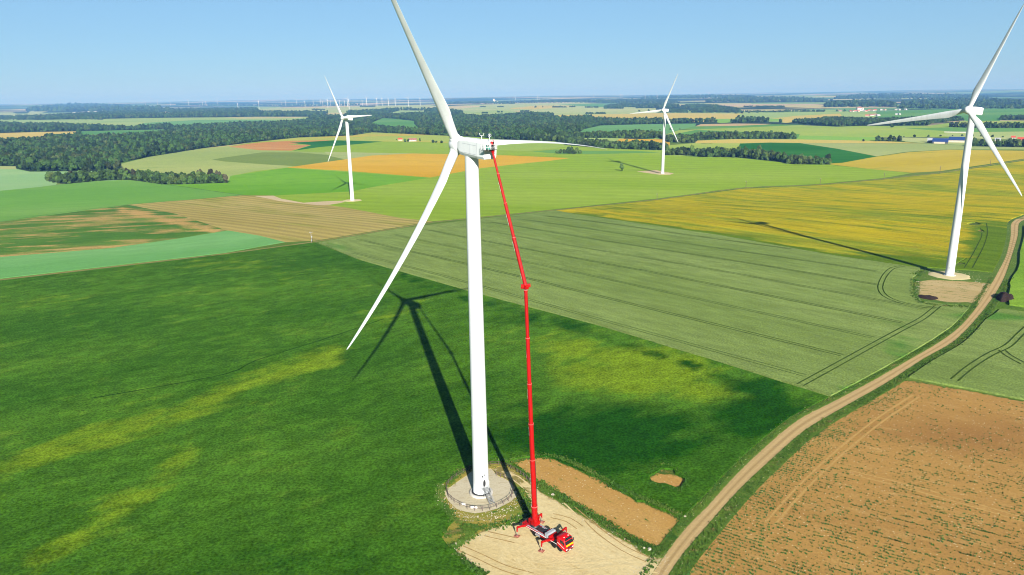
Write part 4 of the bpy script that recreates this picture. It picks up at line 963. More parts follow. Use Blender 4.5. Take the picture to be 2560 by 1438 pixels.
mb = MB(); mb.box((11.69, 0, .66), (.04, .6, .14)); mb.build('number_plate', M_LGREY, cab)
mb = MB(); mb.box((11.14, 0, 3.13), (.28, 1.7, .06)); mb.build('sun_visor', M_DARK, cab)
_bl = plain('beacon_lens', A(.8, .75, .6), .3)
for y in (-.6, .6): mb = MB(); mb.lathe([(.09, 0), (.09, .14), (.03, .18)], 10, Matrix.Translation((10.6, y, 3.16))); mb.build('beacon', _bl, cab)
# outriggers
for x, s_ in ((0, 1), (0, -1), (7.25, 1), (7.25, -1)):
    og = empty('outrigger', (x, 0, 0)); og.parent = TR
    mb = MB(); mb.bar((0, s_ * .5, 1.2), (0, s_ * 2.2, 1.72), .42, .5, w2=.38, h2=.46); mb.bar((0, s_ * 2.15, 1.70), (0, s_ * 3.62, 2.0), .3, .36, w2=.3, h2=.40)
    mb.bar((0, s_ * 3.62, 2.12), (0, s_ * 3.72, .95), .3, .3, up=(1, 0, 0), w2=.2, h2=.2); mb.build('beam', M_RED, og, bevel=.02)
    mb = MB(); mb.tube([(0, s_ * 3.72, 1.0), (0, s_ * 3.75, .12)], .075, 10); mb.bar((0, s_ * 3.3, 1.6), (0, s_ * 3.7, .9), .07); mb.build('jack', M_STEEL, og)
    mb = MB(); mb.lathe([(.42, .0), (.42, .07), (.3, .12), (.12, .2)], 14, Matrix.Translation((0, s_ * 3.75, -.02))); mb.box((0, s_ * 3.75, -.0), (1.15, 1.0, .1), .3); mb.build('foot_pad', M_PADR, og)
# turret and boom
B0 = Vector((4.1, 136.35, 3.0)); EL = Vector((2.72, 140.66, 53.1)); TP = BASE + T1 + a1 * -7.2 + s1 * -.3 + Vector((0, 0, -.15))
b0 = L_(B0); el = L_(EL); tp = L_(TP)
mb = MB(); mb.lathe([(.95, 1.35), (.95, 1.75), (.8, 1.8), (.8, 1.95)], 28, Matrix.Translation((b0.x, b0.y, 0))); mb.build('slewing_ring', M_DARK, TR)
bd = (el - b0).normalized()
mb = MB(); mb.box((b0.x, b0.y, 2.35), (1.7, 1.5, .85)); mb.box((b0.x - .75, b0.y, 2.5), (.9, 1.5, 1.2)); mb.box((b0.x + .2, b0.y - .72, 2.9), (.9, .16, 1.2)); mb.box((b0.x + .2, b0.y + .72, 2.9), (.9, .16, 1.2)); mb.build('turret', M_RED, TR, bevel=.06)
def hexsec(p, d, w, h, up):
    r = d.cross(up).normalized(); u = r.cross(d).normalized(); w /= 2; h /= 2
    q = [(-w * .9, h), (w * .9, h), (w, h * .85), (w, -h * .35), (w * .62, -h * .85), (w * .2, -h), (-w * .2, -h), (-w * .62, -h * .85), (-w, -h * .35), (-w, h * .85)]
    return [p + r * x + u * y for x, y in q]
camd = (L_((0, 0, H)) - b0); camd.z = 0; camd.normalize(); side_up = (camd * -1.0)
M_PALER = plain('pale_red', A(.75, .14, .12), .4)
def boom(name, a, b, secs, up, n_under=0):
    d = (b - a).normalized(); Ltot = (b - a).length; r = d.cross(up).normalized(); u = r.cross(d).normalized()
    o = []
    for i, (f0, f1, w) in enumerate(secs):
        p = a + d * (Ltot * f0); q = a + d * (Ltot * f1); mb = MB()
        mb.loft([hexsec(p, d, w, w * 1.25, up), hexsec(q, d, w, w * 1.25, up)], smooth=False)
        if f1 < .995: mb.loft([hexsec(q - d * .28, d, w * 1.1, w * 1.34, up), hexsec(q, d, w * 1.1, w * 1.34, up)], smooth=False); bb = MB(); bb.loft([hexsec(q - d * .02, d, w * 1.13, w * 1.37, up), hexsec(q + d * .05, d, w * 1.13, w * 1.37, up)], smooth=False); bb.build('boom_collar', M_PALER, TR)
        o.append(mb.build(name, M_RED, TR))
    return d, r, u, Ltot
def letters(a, d, r, n, w, f, Ltot, wbeam, span, rs):
    """unreadable white capitals running along the left flank of the boom"""
    global lettering
    lettering = MB(); p = a + d * (Ltot * f) + r * rs
    k = span / n; lettering.bar(p - d * .05, p + d * span, .012, .05, up=u_)
    for i in range(n):
        c = p + d * (i * k)
        h = w; v = u_ * 0
        lettering.bar(c + d * .0 - u_ * h / 2, c + d * .0 + u_ * h / 2, .02, k * .2, up=d); lettering.bar(c - u_ * h / 2 * (1 if i % 2 else -1), c + d * k * .7 - u_ * h / 2 * (1 if i % 3 else -1), .02, k * .2, up=u_)
        if i % 2 == 0: lettering.bar(c + d * k * .62 - u_ * h / 2, c + d * k * .62 + u_ * h / 2, .02, k * .2, up=d)
    lettering.build('white_lettering', M_PWHITE, TR)
bsec = [(0, .07, 1.22), (.07, .275, 1.04), (.275, .43, .96), (.43, .60, .88), (.60, .79, .80), (.79, .985, .70)]
d_, r_, u_, LT = boom('boom_section', b0 - bd * .5, el, bsec, side_up)
sg = -1 if (r_.dot(L_((-10, 150, 0)) - b0)) < 0 else 1
for f, w, span, n, wb in ((.04, .42, 1.7, 7, 1.12), (.155, .55, 2.6, 5, 1.04), (.37, .34, 2.0, 6, .96), (.53, .3, 1.8, 5, .88), (.70, .28, 1.5, 5, .80), (.955, .22, .9, 4, .70)):
    letters(b0, d_, r_, n, w, f, LT, wb, span, sg * (wb / 2 + .012))
for f in np.linspace(.44, .6, 6):
    holes = MB(); holes.bar(b0 + d_ * LT * f + r_ * sg * .445 - u_ * .2, b0 + d_ * LT * f + r_ * sg * .445 + u_ * .1, .02, .05, up=d_); holes.build('boom_notch', M_PWHITE, TR)
mb = MB(); hd = (tp - el).normalized(); hor = (L_(EL + Vector((RGT.x, RGT.y, 0))) - el).normalized()
mb.box((el.x, el.y, el.z - .1), (1.0, .9, .8), 0); mb.bar(el + hor * -.9 + Vector((0, 0, .15)), el + hor * 1.0 + Vector((0, 0, .25)), .75, .6); mb.tube([el + hor * -.95 + Vector((0, 0, -.25)), el + hor * -.3 + Vector((0, 0, -.25))], .22, 10); mb.build('elbow_joint', M_RED, TR, bevel=.04)
usec = [(0, .36, .74), (.36, .62, .62), (.62, .84, .52), (.84, 1.0, .42)]
d2, r2, u2, LT2 = boom('jib_section', el + Vector((0, 0, .2)), tp, usec, side_up)
u_ = u2; sg2 = -1 if r2.dot(hor) > 0 else 1
for f, w, span, n, wb in ((.06, .22, 1.1, 5, .74), (.27, .26, 2.0, 6, .74), (.46, .22, 2.6, 7, .62), (.72, .18, 1.8, 6, .52)): letters(el, d2, r2, n, w, f, LT2, wb, span, sg2 * (wb / 2 + .012))
mb = MB(); mb.tube([b0 + d_ * 2 - r_ * sg * .6, b0 + d_ * LT * .25 - r_ * sg * .57, b0 + d_ * LT * .27 - r_ * sg * .5], .05, 6); mb.build('hydraulic_hose', M_DARK, TR)
mb = MB(); mb.tube([el + d2 * .3 - r2 * sg2 * .42, el + d2 * LT2 * .34 - r2 * sg2 * .40], .045, 6); mb.build('hydraulic_hose', M_DARK, TR)
# basket behind the nacelle
bk = empty('work_basket', tp); bk.parent = TR; BA = math.atan2((TM.inverted().to_3x3() @ s1).y, (TM.inverted().to_3x3() @ s1).x)
bk.rotation_euler = (0, 0, BA)
BW, BDp = 3.1, 1.1
mb = MB(); mb.box((-.9, 0, .62), (BW, BDp, .09)); mb.build('basket_floor', M_DARK, bk)
mb = MB(); mb.bar((0, 0, .0), (0, 0, .6), .45, .45, up=(1, 0, 0)); mb.tube([(-.35, 0, .3), (.35, 0, .3)], .17, 10); mb.build('basket_mount', M_RED, bk, bevel=.02)
mb = MB(); cs = [(-.9 - BW / 2, -BDp / 2), (-.9 + BW / 2, -BDp / 2), (-.9 + BW / 2, BDp / 2), (-.9 - BW / 2, BDp / 2)]
for z_ in (1.15, 1.72): mb.tube([(x, y, z_) for x, y in cs + cs[:1]], .035, 6, cap=False)
for i in range(4):
    (x0, y0), (x1, y1) = cs[i], cs[(i + 1) % 4]; nn = 4 if i % 2 == 0 else 2
    for k in range(nn): mb.tube([(x0 + (x1 - x0) * k / nn, y0 + (y1 - y0) * k / nn, .66), (x0 + (x1 - x0) * k / nn, y0 + (y1 - y0) * k / nn, 1.72)], .03, 6)
mb.build('basket_rail', M_PWHITE, bk)
mb = MB(); mb.box((-.9 + BW / 2 + .1, .1, 1.25), (.3, .5, .5)); mb.build('control_box', M_LGREY, bk, bevel=.02)

# machinery seen in the open tail of the nacelle
mb = MB(); 
for (s_, x, y, a_, b_, c_) in ((-6.15, -1.0, .75, .2, .9, 1.1), (-6.15, -.1, .3, .2, .5, .6)): mb.bar(npt(s_, x - b_ / 2, y), npt(s_, x + b_ / 2, y), a_, c_, up=u1)
mb.build('open_hatch', M_DARK, t1, bevel=.02)
mb = MB()
for (x, y) in ((-1.1, 1.1), (-.8, .6), (-1.15, .5), (-.3, .35)): mb.bar(npt(-6.26, x - .12, y), npt(-6.26, x + .12, y), .12, .2, up=u1)
mb.tube([npt(-6.32, -1.3, .9), npt(-6.32, -.6, .75), npt(-6.32, .1, .4)], .05, 6); mb.build('gearbox_parts', M_TEAL, t1)
# ------------------------------------------------------------------ people in the basket
def person(loc, rz, top, legs, helmet, label, lean=.25, arms=((.28, .42), (.3, .5))):
    """one skinned body: joints as vertices with radii; five fingers on each hand"""
    V = []; E = []; Rr = []
    def add(p, r, par=None):
        V.append(p); Rr.append(r)
        if par is not None: E.append((par, len(V) - 1))
        return len(V) - 1
    pel = add((0, 0, .95), (.16, .12)); wa = add((.02, 0, 1.1), (.15, .11), pel); ch = add((lean * .5, 0, 1.32), (.19, .13), wa); nk0 = add((lean * .75, 0, 1.47), (.1, .09), ch)
    nk = add((lean * .85, 0, 1.54), (.055, .055), nk0); hd = add((lean, 0, 1.64), (.085, .095), nk); tp_ = add((lean * 1.02, 0, 1.72), (.075, .085), hd)
    for s_ in (-1, 1):
        hp = add((0, s_ * .1, .88), (.1, .1), pel); kn = add((.05, s_ * .12, .5), (.065, .065), hp); an = add((0, s_ * .13, .1), (.042, .042), kn); ft = add((.02, s_ * .13, .04), (.045, .04), an); add((.19, s_ * .15, .03), (.035, .025), ft)
        fx, fz = arms[0 if s_ < 0 else 1]
        sh = add((lean * .7, s_ * .2, 1.42), (.062, .062), ch); eb = add((lean * .7 + fx * .4, s_ * .26, 1.2), (.045, .045), sh); wr = add((lean * .7 + fx + .12, s_ * .2, 1.1 + fz * .2), (.028, .028), eb); pm = add((lean * .7 + fx + .19, s_ * .19, 1.1 + fz * .2), (.03, .02), wr)
        for k in range(4): f0 = add((lean * .7 + fx + .25, s_ * (.16 + .022 * k), 1.1 + fz * .2), (.009, .009), pm); add((lean * .7 + fx + .29 + .008 * (k in (1, 2)), s_ * (.16 + .022 * k), 1.08 + fz * .2), (.008, .008), f0)
        f0 = add((lean * .7 + fx + .19, s_ * .14, 1.1 + fz * .2), (.010, .010), pm); add((lean * .7 + fx + .23, s_ * .125, 1.09 + fz * .2), (.009, .009), f0)
    me = bpy.data.meshes.new('person'); me.from_pydata(V, E, []); o = bpy.data.objects.new('person', me); COL.objects.link(o)
    sk = o.modifiers.new('skin', 'SKIN'); sk.use_smooth_shade = True
    for i, r in enumerate(Rr): me.skin_vertices[0].data[i].radius = r
    me.skin_vertices[0].data[0].use_root = True
    q = NT('clothes', .9, .1); tc = q.n('ShaderNodeTexCoord'); sx = q.n('ShaderNodeSeparateXYZ'); q.link(tc.outputs['Object'], sx.inputs[0])
    col = q.mix(q.ramp(sx.outputs['Z'], .9, .93), legs, top); col = q.mix(q.ramp(sx.outputs['Z'], 1.52, 1.54), col, A(.5, .3, .21)); me.materials.append(q.color(col))
    sb = o.modifiers.new('sub', 'SUBSURF'); sb.levels = 1; sb.render_levels = 2
    o.location = loc; o.rotation_euler = (0, 0, rz)
    mb = MB(); c = Vector((lean * 1.02, 0, 1.70)); mb.lathe([(.15, -.0), (.125, .01), (.125, .05), (.09, .11), (.02, .14)], 14, Matrix.Translation(c)); mb.build('helmet', helmet, o)
    for y in (-.035, .035): mb = MB(); mb.box((lean + .092, y, 1.655), (.02, .022, .014)); mb.build('eye', M_DARK, o)
    mb = MB(); mb.box((lean + .09, 0, 1.60), (.015, .05, .01)); mb.build('mouth', M_DARK, o)
    mb = MB(); mb.loft([[Vector((lean + .085 + x, y, z)) for x, y, z in ((0, -.014, 1.615), (.028, 0, 1.618), (0, .014, 1.615))], [Vector((lean + .085 + x, y, z)) for x, y, z in ((0, -.008, 1.66), (.008, 0, 1.66), (0, .008, 1.66))]]); mb.build('nose', M_SKIN, o)
    tag(o, label, 'person', 'workers in the lift basket'); return o
bkw = TM @ Matrix.Translation(tp) @ Matrix.Rotation(BA, 4, 'Z')
brz = TR.rotation_euler.z + BA
face = brz + math.pi / 2 if (bkw.to_3x3() @ Vector((0, 1, 0))).dot(a1) > 0 else brz - math.pi / 2
ex = (bkw.to_3x3() @ Vector((1, 0, 0))); sr = 1 if ex.dot(RGT) > 0 else -1
person(bkw @ Vector((.32, .05, .67)), face + .2, A(.012, .012, .014), A(.012, .012, .014), plain('helmet_red', A(.6, .03, .04), .35), 'worker in black clothes and red helmet at the right end of the lift basket', .12)
person(bkw @ Vector((-.2, -.12, .67)), face - .3, A(.5, .01, .015), A(.012, .012, .014), plain('helmet_white', A(.75, .75, .75), .35), 'worker in red jacket and white helmet left of the one in black', .3)
mb = MB(); mb.box((0, 0, .32), (.55, .5, .5)); mb.tube([(-.18, 0, .57), (-.18, 0, .72), (.18, 0, .72), (.18, 0, .57)], .025, 6); ob = mb.build('equipment_crate', M_TEAL, bevel=.04); ob.location = bkw @ Vector((-1.15, .05, .66)); ob.rotation_euler.z = brz
tag(ob, 'small teal equipment case standing in the lift basket left of the workers', 'case')
mb = MB(); mb.tube([(0, 0, 0.02), (0, 0, .9), (.1, .0, 1.0)], .16, 10); ob = mb.build('tool_bag', M_PWHITE); ob.location = bkw @ Vector((-1.95, .1, .66)); tag(ob, 'white upright tool sack at the left end of the lift basket', 'bag')
# ------------------------------------------------------------------ round fence and its notice boards
FPX_ = '1241,1189 1262,1197 1275,1206 1281.5,1213 1283.8,1227 1279.4,1244 1271,1253 1258.5,1261 1242,1269 1225,1275 1206,1277 1186.6,1276.7 1168,1273 1150,1264.7 1135.5,1257 1121,1244 1116.7,1230 1116.7,1217 1121,1210 1129,1202 1141.7,1193 1158.4,1183.5 1173,1175 1190,1168.5 1208,1165 1225,1164.3 1246,1163.8 1262,1166 1277,1173 1293,1182 1309,1192.5 1324,1205 1336,1218'
fp = at_many([(a, b) for a, b, c in parse(FPX_)])
fc = []
for i in range(len(fp) - 1):
    k = max(1, round(np.linalg.norm(fp[i + 1] - fp[i]) / 1.7)); fc += [fp[i] + (fp[i + 1] - fp[i]) * j / k for j in range(k)]
fc.append(fp[-1]); fc = [Vector(p) for p in fc]
fence = empty('post_and_rail_fence', fc[0]); tag(fence, 'dark timber post and rail fence ringing the gravel pad of the tallest turbine', 'fence')
def rel(p): return p - fence.location
for p in fc:
    q = rel(p); t_ = random.uniform(-.04, .04); mb = MB(); mb.tube([q + Vector((0, 0, -.1)), q + Vector((t_, t_, 1.18))], .065, 7); mb.build('post', M_FENCE, fence)
for z_ in (.55, 1.05):
    for k in range(0, len(fc) - 1, 3):
        seg = fc[k:k + 4]; mb = MB(); mb.tube([rel(p) + Vector((0, 0, z_ + random.uniform(-.03, .03))) for p in seg], .042, 6); mb.build('rail', M_FENCE, fence)
for (u, v, w_, h_, lb) in ((1160, 1267, 1.05, .5, 'left of the two white notice boards on the round fence'), (1185.5, 1275.5, 1.5, .5, 'right of the two white notice boards, the wider one on the round fence')):
    p = at(u, v); an = math.atan2(p.y - BASE.y, p.x - BASE.x) + math.pi / 2
    n_ = Vector((math.sin(an), -math.cos(an), 0)); mb = MB(); mb.box((0, 0, 0), (w_, .03, h_)); o = mb.build('notice_board', M_PWHITE); o.location = p + n_ * .12 + Vector((0, 0, .78)); o.rotation_euler.z = an
    mb = MB()
    for sx_ in (-.4, .4): mb.box((sx_ * w_, .035, 0), (.05, .04, h_ * .9))
    mb.build('batten', M_WOOD, o)
    tag(o, lb, 'notice board', 'notice boards on the fence')
# ------------------------------------------------------------------ trees
def foliage(name, c1, c2, c3):
    q = NT(name, .85, .15)
    oi = q.n('ShaderNodeObjectInfo'); n = q.noise(.45, detail=4, rough=.7); n2 = q.noise(.03, detail=2)
    col = q.mix(q.ramp(oi.outputs['Random'], .1, .9), c1, c2); col = q.mix(q.ramp(n2, .52, .68), col, c3)
    sx = q.n('ShaderNodeMath', operation='FRACT'); q.link(q.math('MULTIPLY', oi.outputs['Random'], 7.31), sx.inputs[0])
    col = q.mul(col, q.ramp(n, .25, .75, .62, 1.4)); col = q.mul(col, q.ramp(sx.outputs[0], 0, 1, .5, 2.0))
    return q.color(col)
F_WOOD = foliage('leaves_wood', A(.013, .032, .006), A(.021, .045, .008), A(.032, .044, .012))
F_NEAR = foliage('leaves_copse', A(.018, .038, .007), A(.03, .056, .011), A(.04, .06, .014))
F_PINE = foliage('needles', A(.03, .03, .014), A(.04, .036, .018), A(.035, .036, .012))
F_HEDGE = foliage('leaves_hedge', A(.035, .07, .012), A(.05, .09, .018), A(.045, .07, .018))
M_BARK = plain('bark', A(.10, .075, .055), .95, .1, var=.3, vs=4)
def crown_mesh(name, seed, mat, lobes=8, leaves=420, flat=.85, dark=True, spread=.55, leaf=.13):
    """crown of unit radius standing on z=0..2*flat: uneven lumps with loose leaf clumps around them"""
    rg = random.Random(seed); bm = bmesh.new(); cs = []
    for i in range(lobes):
        a = rg.uniform(0, 6.28); r = spread * math.sqrt(rg.random()); z = rg.uniform(.35, 1.45) * flat; rr = rg.uniform(.3, .52) * (1.15 - .25 * z)
        cs.append((Vector((r * math.cos(a), r * math.sin(a), z)), rr))
    cs.append((Vector((0, 0, .8 * flat)), .6))
    for c, rr in cs:
        res = bmesh.ops.create_icosphere(bm, subdivisions=2, radius=rr, matrix=Matrix.Translation(c))
        for v in res['verts']:
            d = (v.co - c).normalized(); v.co += d * noise.noise(v.co * 3.1 + Vector((seed, 0, 0))) * rr * .7 + d * noise.noise(v.co * 7.7) * rr * .35
    for i in range(leaves):
        c, rr = cs[rg.randrange(len(cs))]
        d = Vector((rg.gauss(0, 1), rg.gauss(0, 1), rg.gauss(.25, 1))).normalized(); p = c + d * rr * rg.uniform(.9, 1.22)
        if p.z < .05: continue
        u = d.orthogonal().normalized(); w = d.cross(u); t = rg.uniform(0, 6.28); uu = u * math.cos(t) + w * math.sin(t) + d * rg.uniform(-.6, .6); ww = d.cross(uu).normalized(); s = leaf * rg.uniform(.5, 1.2)
        vs = [bm.verts.new(p + uu * s), bm.verts.new(p + ww * s * .7), bm.verts.new(p - uu * s), bm.verts.new(p - ww * s * .7)]
        bm.faces.new(vs)
    me = bpy.data.meshes.new(name); bm.to_mesh(me); bm.free(); me.materials.append(mat)
    for p in me.polygons: p.use_smooth = False
    return me
WOODP = [crown_mesh('wood_crown', 40 + i, F_WOOD, 7, 260, [.95, .8, 1.15, .9][i]) for i in range(4)]
NEARP = [crown_mesh('tree_crown', 60 + i, F_NEAR, 10, 900, [.95, 1.2, .8, 1.05][i], leaf=.1) for i in range(4)]
PINEP = [crown_mesh('pine_crown', 80 + i, F_PINE, 9, 700, .8, spread=.7, leaf=.1) for i in range(2)]
HEDGEP = [crown_mesh('bush_crown', 90 + i, F_HEDGE, 6, 400, .7, leaf=.12) for i in range(2)]
_protos = {}
def proto_objs(key, meshes):
    if key not in _protos: _protos[key] = [bpy.data.objects.new('crown_shape', m_) for m_ in meshes]
    return _protos[key]
def scatter(name, pts, sizes, meshes, key, label=None, cat='wood'):
    """a wood that reads as one mass: crowns instanced on its points"""
    me = bpy.data.meshes.new(name); me.from_pydata([tuple(p) for p in pts], [], [])
    o = bpy.data.objects.new(name, me); COL.objects.link(o); tag(o, label, cat, kind='stuff')
    rg = np.random.default_rng(len(pts))
    n = len(pts); sz = np.asarray(sizes, float)
    a = me.attributes.new('size', 'FLOAT_VECTOR', 'POINT'); hsc = rg.uniform(.85, 1.2, n)
    a.data.foreach_set('vector', np.column_stack([sz, sz, sz * hsc]).astype(np.float32).ravel())
    a = me.attributes.new('turn', 'FLOAT_VECTOR', 'POINT'); a.data.foreach_set('vector', np.column_stack([rg.normal(0, .06, n), rg.normal(0, .06, n), rg.uniform(0, 6.28, n)]).astype(np.float32).ravel())
    a = me.attributes.new('pick', 'INT', 'POINT'); a.data.foreach_set('value', rg.integers(0, len(meshes), n).astype(np.int32))
    ng = bpy.data.node_groups.new(name, 'GeometryNodeTree'); ng.interface.new_socket('Geometry', in_out='INPUT', socket_type='NodeSocketGeometry'); ng.interface.new_socket('Geometry', in_out='OUTPUT', socket_type='NodeSocketGeometry')
    N = ng.nodes; Lk = ng.links; gi = N.new('NodeGroupInput'); go = N.new('NodeGroupOutput'); ip = N.new('GeometryNodeInstanceOnPoints'); gg = N.new('GeometryNodeGeometryToInstance')
    for ob in reversed(proto_objs(key, meshes)):
        oi = N.new('GeometryNodeObjectInfo'); oi.inputs['Object'].default_value = ob; oi.inputs['As Instance'].default_value = True
        Lk.new(oi.outputs['Geometry'], gg.inputs[0])
    jn = N.new('GeometryNodeJoinGeometry')
    for l in list(gg.inputs[0].links): Lk.new(l.from_socket, jn.inputs[0])
    N.remove(gg)
    def att(nm, ty):
        x = N.new('GeometryNodeInputNamedAttribute'); x.data_type = ty; x.inputs['Name'].default_value = nm; return x.outputs['Attribute']
    Lk.new(gi.outputs[0], ip.inputs['Points']); Lk.new(jn.outputs[0], ip.inputs['Instance']); ip.inputs['Pick Instance'].default_value = True
    Lk.new(att('pick', 'INT'), ip.inputs['Instance Index']); Lk.new(att('size', 'FLOAT_VECTOR'), ip.inputs['Scale']); Lk.new(att('turn', 'FLOAT_VECTOR'), ip.inputs['Rotation'])
    Lk.new(ip.outputs[0], go.inputs[0]); md = o.modifiers.new('crowns', 'NODES'); md.node_group = ng
    return o
# the woods: points wherever the wood floor is uppermost
def wood_points(i, cell):
    poly = polys[i][3]; lo = poly.min(0); hi = poly.max(0)
    lo = np.maximum(lo, [-9000, 0]); hi = np.minimum(hi, [9000, 14000])
    nx = int((hi[0] - lo[0]) / cell) + 1; ny = int((hi[1] - lo[1]) / cell) + 1
    g = np.stack(np.meshgrid(np.arange(nx, dtype=np.float32), np.arange(ny, dtype=np.float32)), -1).reshape(-1, 2)
    g = lo + (g + rng.uniform(0, 1, g.shape)) * cell
    g = g[np.abs(g[:, 0]) < g[:, 1] * .85 + 60]
    if i == _wi[0]: g = g[rng.random(len(g)) < np.clip((2300 / np.hypot(g[:, 0], g[:, 1])) ** 1.6, 0, 1)]
    g = g[pip(poly, g)]
    g = g[top_at(g[:, 0], g[:, 1]) == i]
    # inside the view, with a margin
    uv = proj_many(np.column_stack([g, hgt(g[:, 0], g[:, 1])]))
    return g[(uv[:, 0] > -260) & (uv[:, 0] < 2820)]
WOOD_LABELS = ['great dark green wood stretching across behind the fields, from the left edge to the centre', 'dark wooded belt below the hilltop village at right', 'long dark belt of trees behind the third turbine', 'dark tree belt running behind the tip of the sideways blade', 'dense copse right of the third turbine, tapering to a point', 'dense copse alone in the green fields at left', 'small dark grove near the right edge, above the barns', 'row of dark trees right of the solar barns', 'small grove left of the solar barns', 'extra grove']
_wi = [i for i, p in enumerate(polys) if p[1] == FOREST]
for j, i in enumerate(_wi):
    cen = polys[i][3].mean(0); d = np.hypot(*cen); near = j in (4, 5, 2, 3)
    if j == 0:
        g = wood_points(i, 7.4); r = np.hypot(g[:, 0], g[:, 1])
        s = (2.7 + 3.4 * rng.random(len(g)) ** 1.8) * np.clip(r / 2300, 1, 4) ** .75
    else:
        cell = 5.2 if near else 7.5; g = wood_points(i, cell); s = rng.uniform(2.9, 5.0, len(g))
    if not len(g): continue
    z = hgt(g[:, 0], g[:, 1]); hh = np.minimum(s, 7) * rng.uniform(.9, 1.5, len(g)) - .5
    hh = np.where(s > 7, 5., hh) + 2.2 * np.sin(g[:, 0] / 37) * np.sin(g[:, 1] / 51)
    pts = np.column_stack([g, z + np.maximum(hh * .7, 1.2)])
    # a skirt of lower growth so that the edge of the wood closes down to the ground
    g2 = g + rng.normal(0, 1.5, g.shape); s2 = np.minimum(s, 6) * .8; pts2 = np.column_stack([g2, z - .6])
    if j == 0: sel = rng.random(len(g2)) < .55; g2, s2, pts2 = g2[sel], s2[sel], pts2[sel]
    scatter('wood', np.vstack([pts, pts2]), np.concatenate([s, s2]), NEARP if near else WOODP, 'near' if near else 'wood', WOOD_LABELS[j])
    print('wood', j, len(pts), flush=True)
# small far groves
GRV = [(1301, 1324, 279.5, 275.5), (1380, 1416, 269, 265), (1464, 1515, 285, 279.5), (1463, 1495, 269.5, 264.5), (1510, 1558, 272, 265), (1530, 1600, 268.5, 261), (1243, 1260, 268, 264.5), (1200, 1214, 268, 264.5), (1205, 1219, 284, 281), (1243, 1256, 281.5, 278), (1424, 1438, 268, 266), (900, 938, 267.5, 264), (780, 812, 275, 271.5), (1590, 1700, 271, 262), (1640, 1720, 282, 276), (1700, 1800, 272, 264), (1730, 1850, 282, 272), (1860, 1960, 268, 263), (1850, 1960, 281, 277.5), (1960, 2060, 279.5, 276.5), (2060, 2240, 268, 255), (2250, 2560, 262, 250), (2240, 2560, 272, 262), (60, 430, 279, 266), (440, 900, 263, 259.5), (500, 700, 280, 275), (-40, 260, 299.5, 292), (430, 560, 292, 283), (1500, 1700, 258, 251), (1760, 2080, 256, 247), (1290, 1560, 257.5, 251), (1100, 1290, 260, 254), (2080, 2480, 248, 240), (1600, 1900, 247, 241)]
gp = []; gs = []
for (x0, x1, yb, yt) in GRV:
    a, b = at_many([(x0, yb), (x1, yb)])[:, :2]; dist = np.hypot(*((a + b) / 2)); wid = np.hypot(*(b - a))
    pxm = dist / FPX; hgt_px = (yb - yt); sz = max(5., min(hgt_px * pxm * .4, 30.)) if dist < 9000 else 16.
    depth = min(900., max(25., hgt_px * pxm * 1.5)) if hgt_px < 6 else hgt_px * dist * dist / (FPX * 82.)
    n = int(min(900, wid * depth / (sz * sz) * .55)) + 4
    t = rng.random(n); dp = rng.random(n) * depth; dirv = (a + b) / 2 / dist
    env = np.sin(np.clip(t, .02, .98) * math.pi) ** .35
    pxy = a + (b - a) * t[:, None] + dirv * (dp * env)[:, None]
    z = hgt(pxy[:, 0], pxy[:, 1]); gp.append(np.column_stack([pxy, z + rng.uniform(-.2, .3, n) * sz])); gs.append(rng.uniform(.6, 1.1, n) * sz)
scatter('distant_woods', np.vstack(gp), np.concatenate(gs), WOODP, 'wood', 'hazy blue woods and groves scattered over the far plain')
# single trees
def tree(name, base, h, w, meshes, label, group=None, cat='tree', trunk=.28, tw=.03, cz=None, k=0):
    r = empty(name, base); tag(r, label, cat, group)
    mb = MB(); th = h * trunk; mb.tube([(0, 0, -.3), (.02 * h, 0, th * .5), (0, .01 * h, th), (0, 0, h * .72)], [h * tw, h * tw * .8, h * tw * .62, h * tw * .2], 8)
    for a in (0.3, 2.2, 4.4): mb.tube([(0, 0, th * .8), (w * .22 * math.cos(a), w * .22 * math.sin(a), th + h * .2), (w * .34 * math.cos(a), w * .34 * math.sin(a), th + h * .36)], [h * tw * .5, h * tw * .3, h * tw * .12], 6)
    mb.build('trunk', M_BARK, r)
    c = bpy.data.objects.new('crown', meshes[k % len(meshes)]); COL.objects.link(c); c.parent = r; c.location = (0, 0, th * .55); ch = h - th * .55
    c.scale = (w / 2, w / 2, ch / 1.75); c.rotation_euler.z = k * 1.7
    return r
def tree_at(u, vb, vt, wpx, name, meshes, label, **kw):
    p = at(u, vb); d = (p - Vector((0, 0, H))).dot(FWD); s = d / FPX
    return tree(name, p, (vb - vt) * s, wpx * s, meshes, label, **kw)
SPARSE = [crown_mesh('sparse_crown', 101, F_HEDGE, 5, 520, .9, spread=.75, leaf=.09)]
lt = tree_at(1555, 428, 407, 13, 'lone_tree', SPARSE, 'lone ragged tree in the yellow-green field left of the third turbine', trunk=.5, tw=.03)
mbx = bpy.data.objects.new('low_crown', HEDGEP[0]); COL.objects.link(mbx); mbx.parent = lt; mbx.scale = (1.7, 1.7, 3.6); mbx.location = (.3, 0, .4)
tree_at(2158.5, 353.5, 347.5, 7, 'field_bush', NEARP, 'single round bush on the straw-coloured strip at right', cat='bush', trunk=.1)
tree_at(2230, 319, 311, 11, 'broad_tree', NEARP, 'small dark tree below the long left blade tip of the right-edge turbine')
tree_at(1050, 354, 345.5, 5, 'slender_tree', NEARP, 'slender tree right of the red-roofed farmhouse')
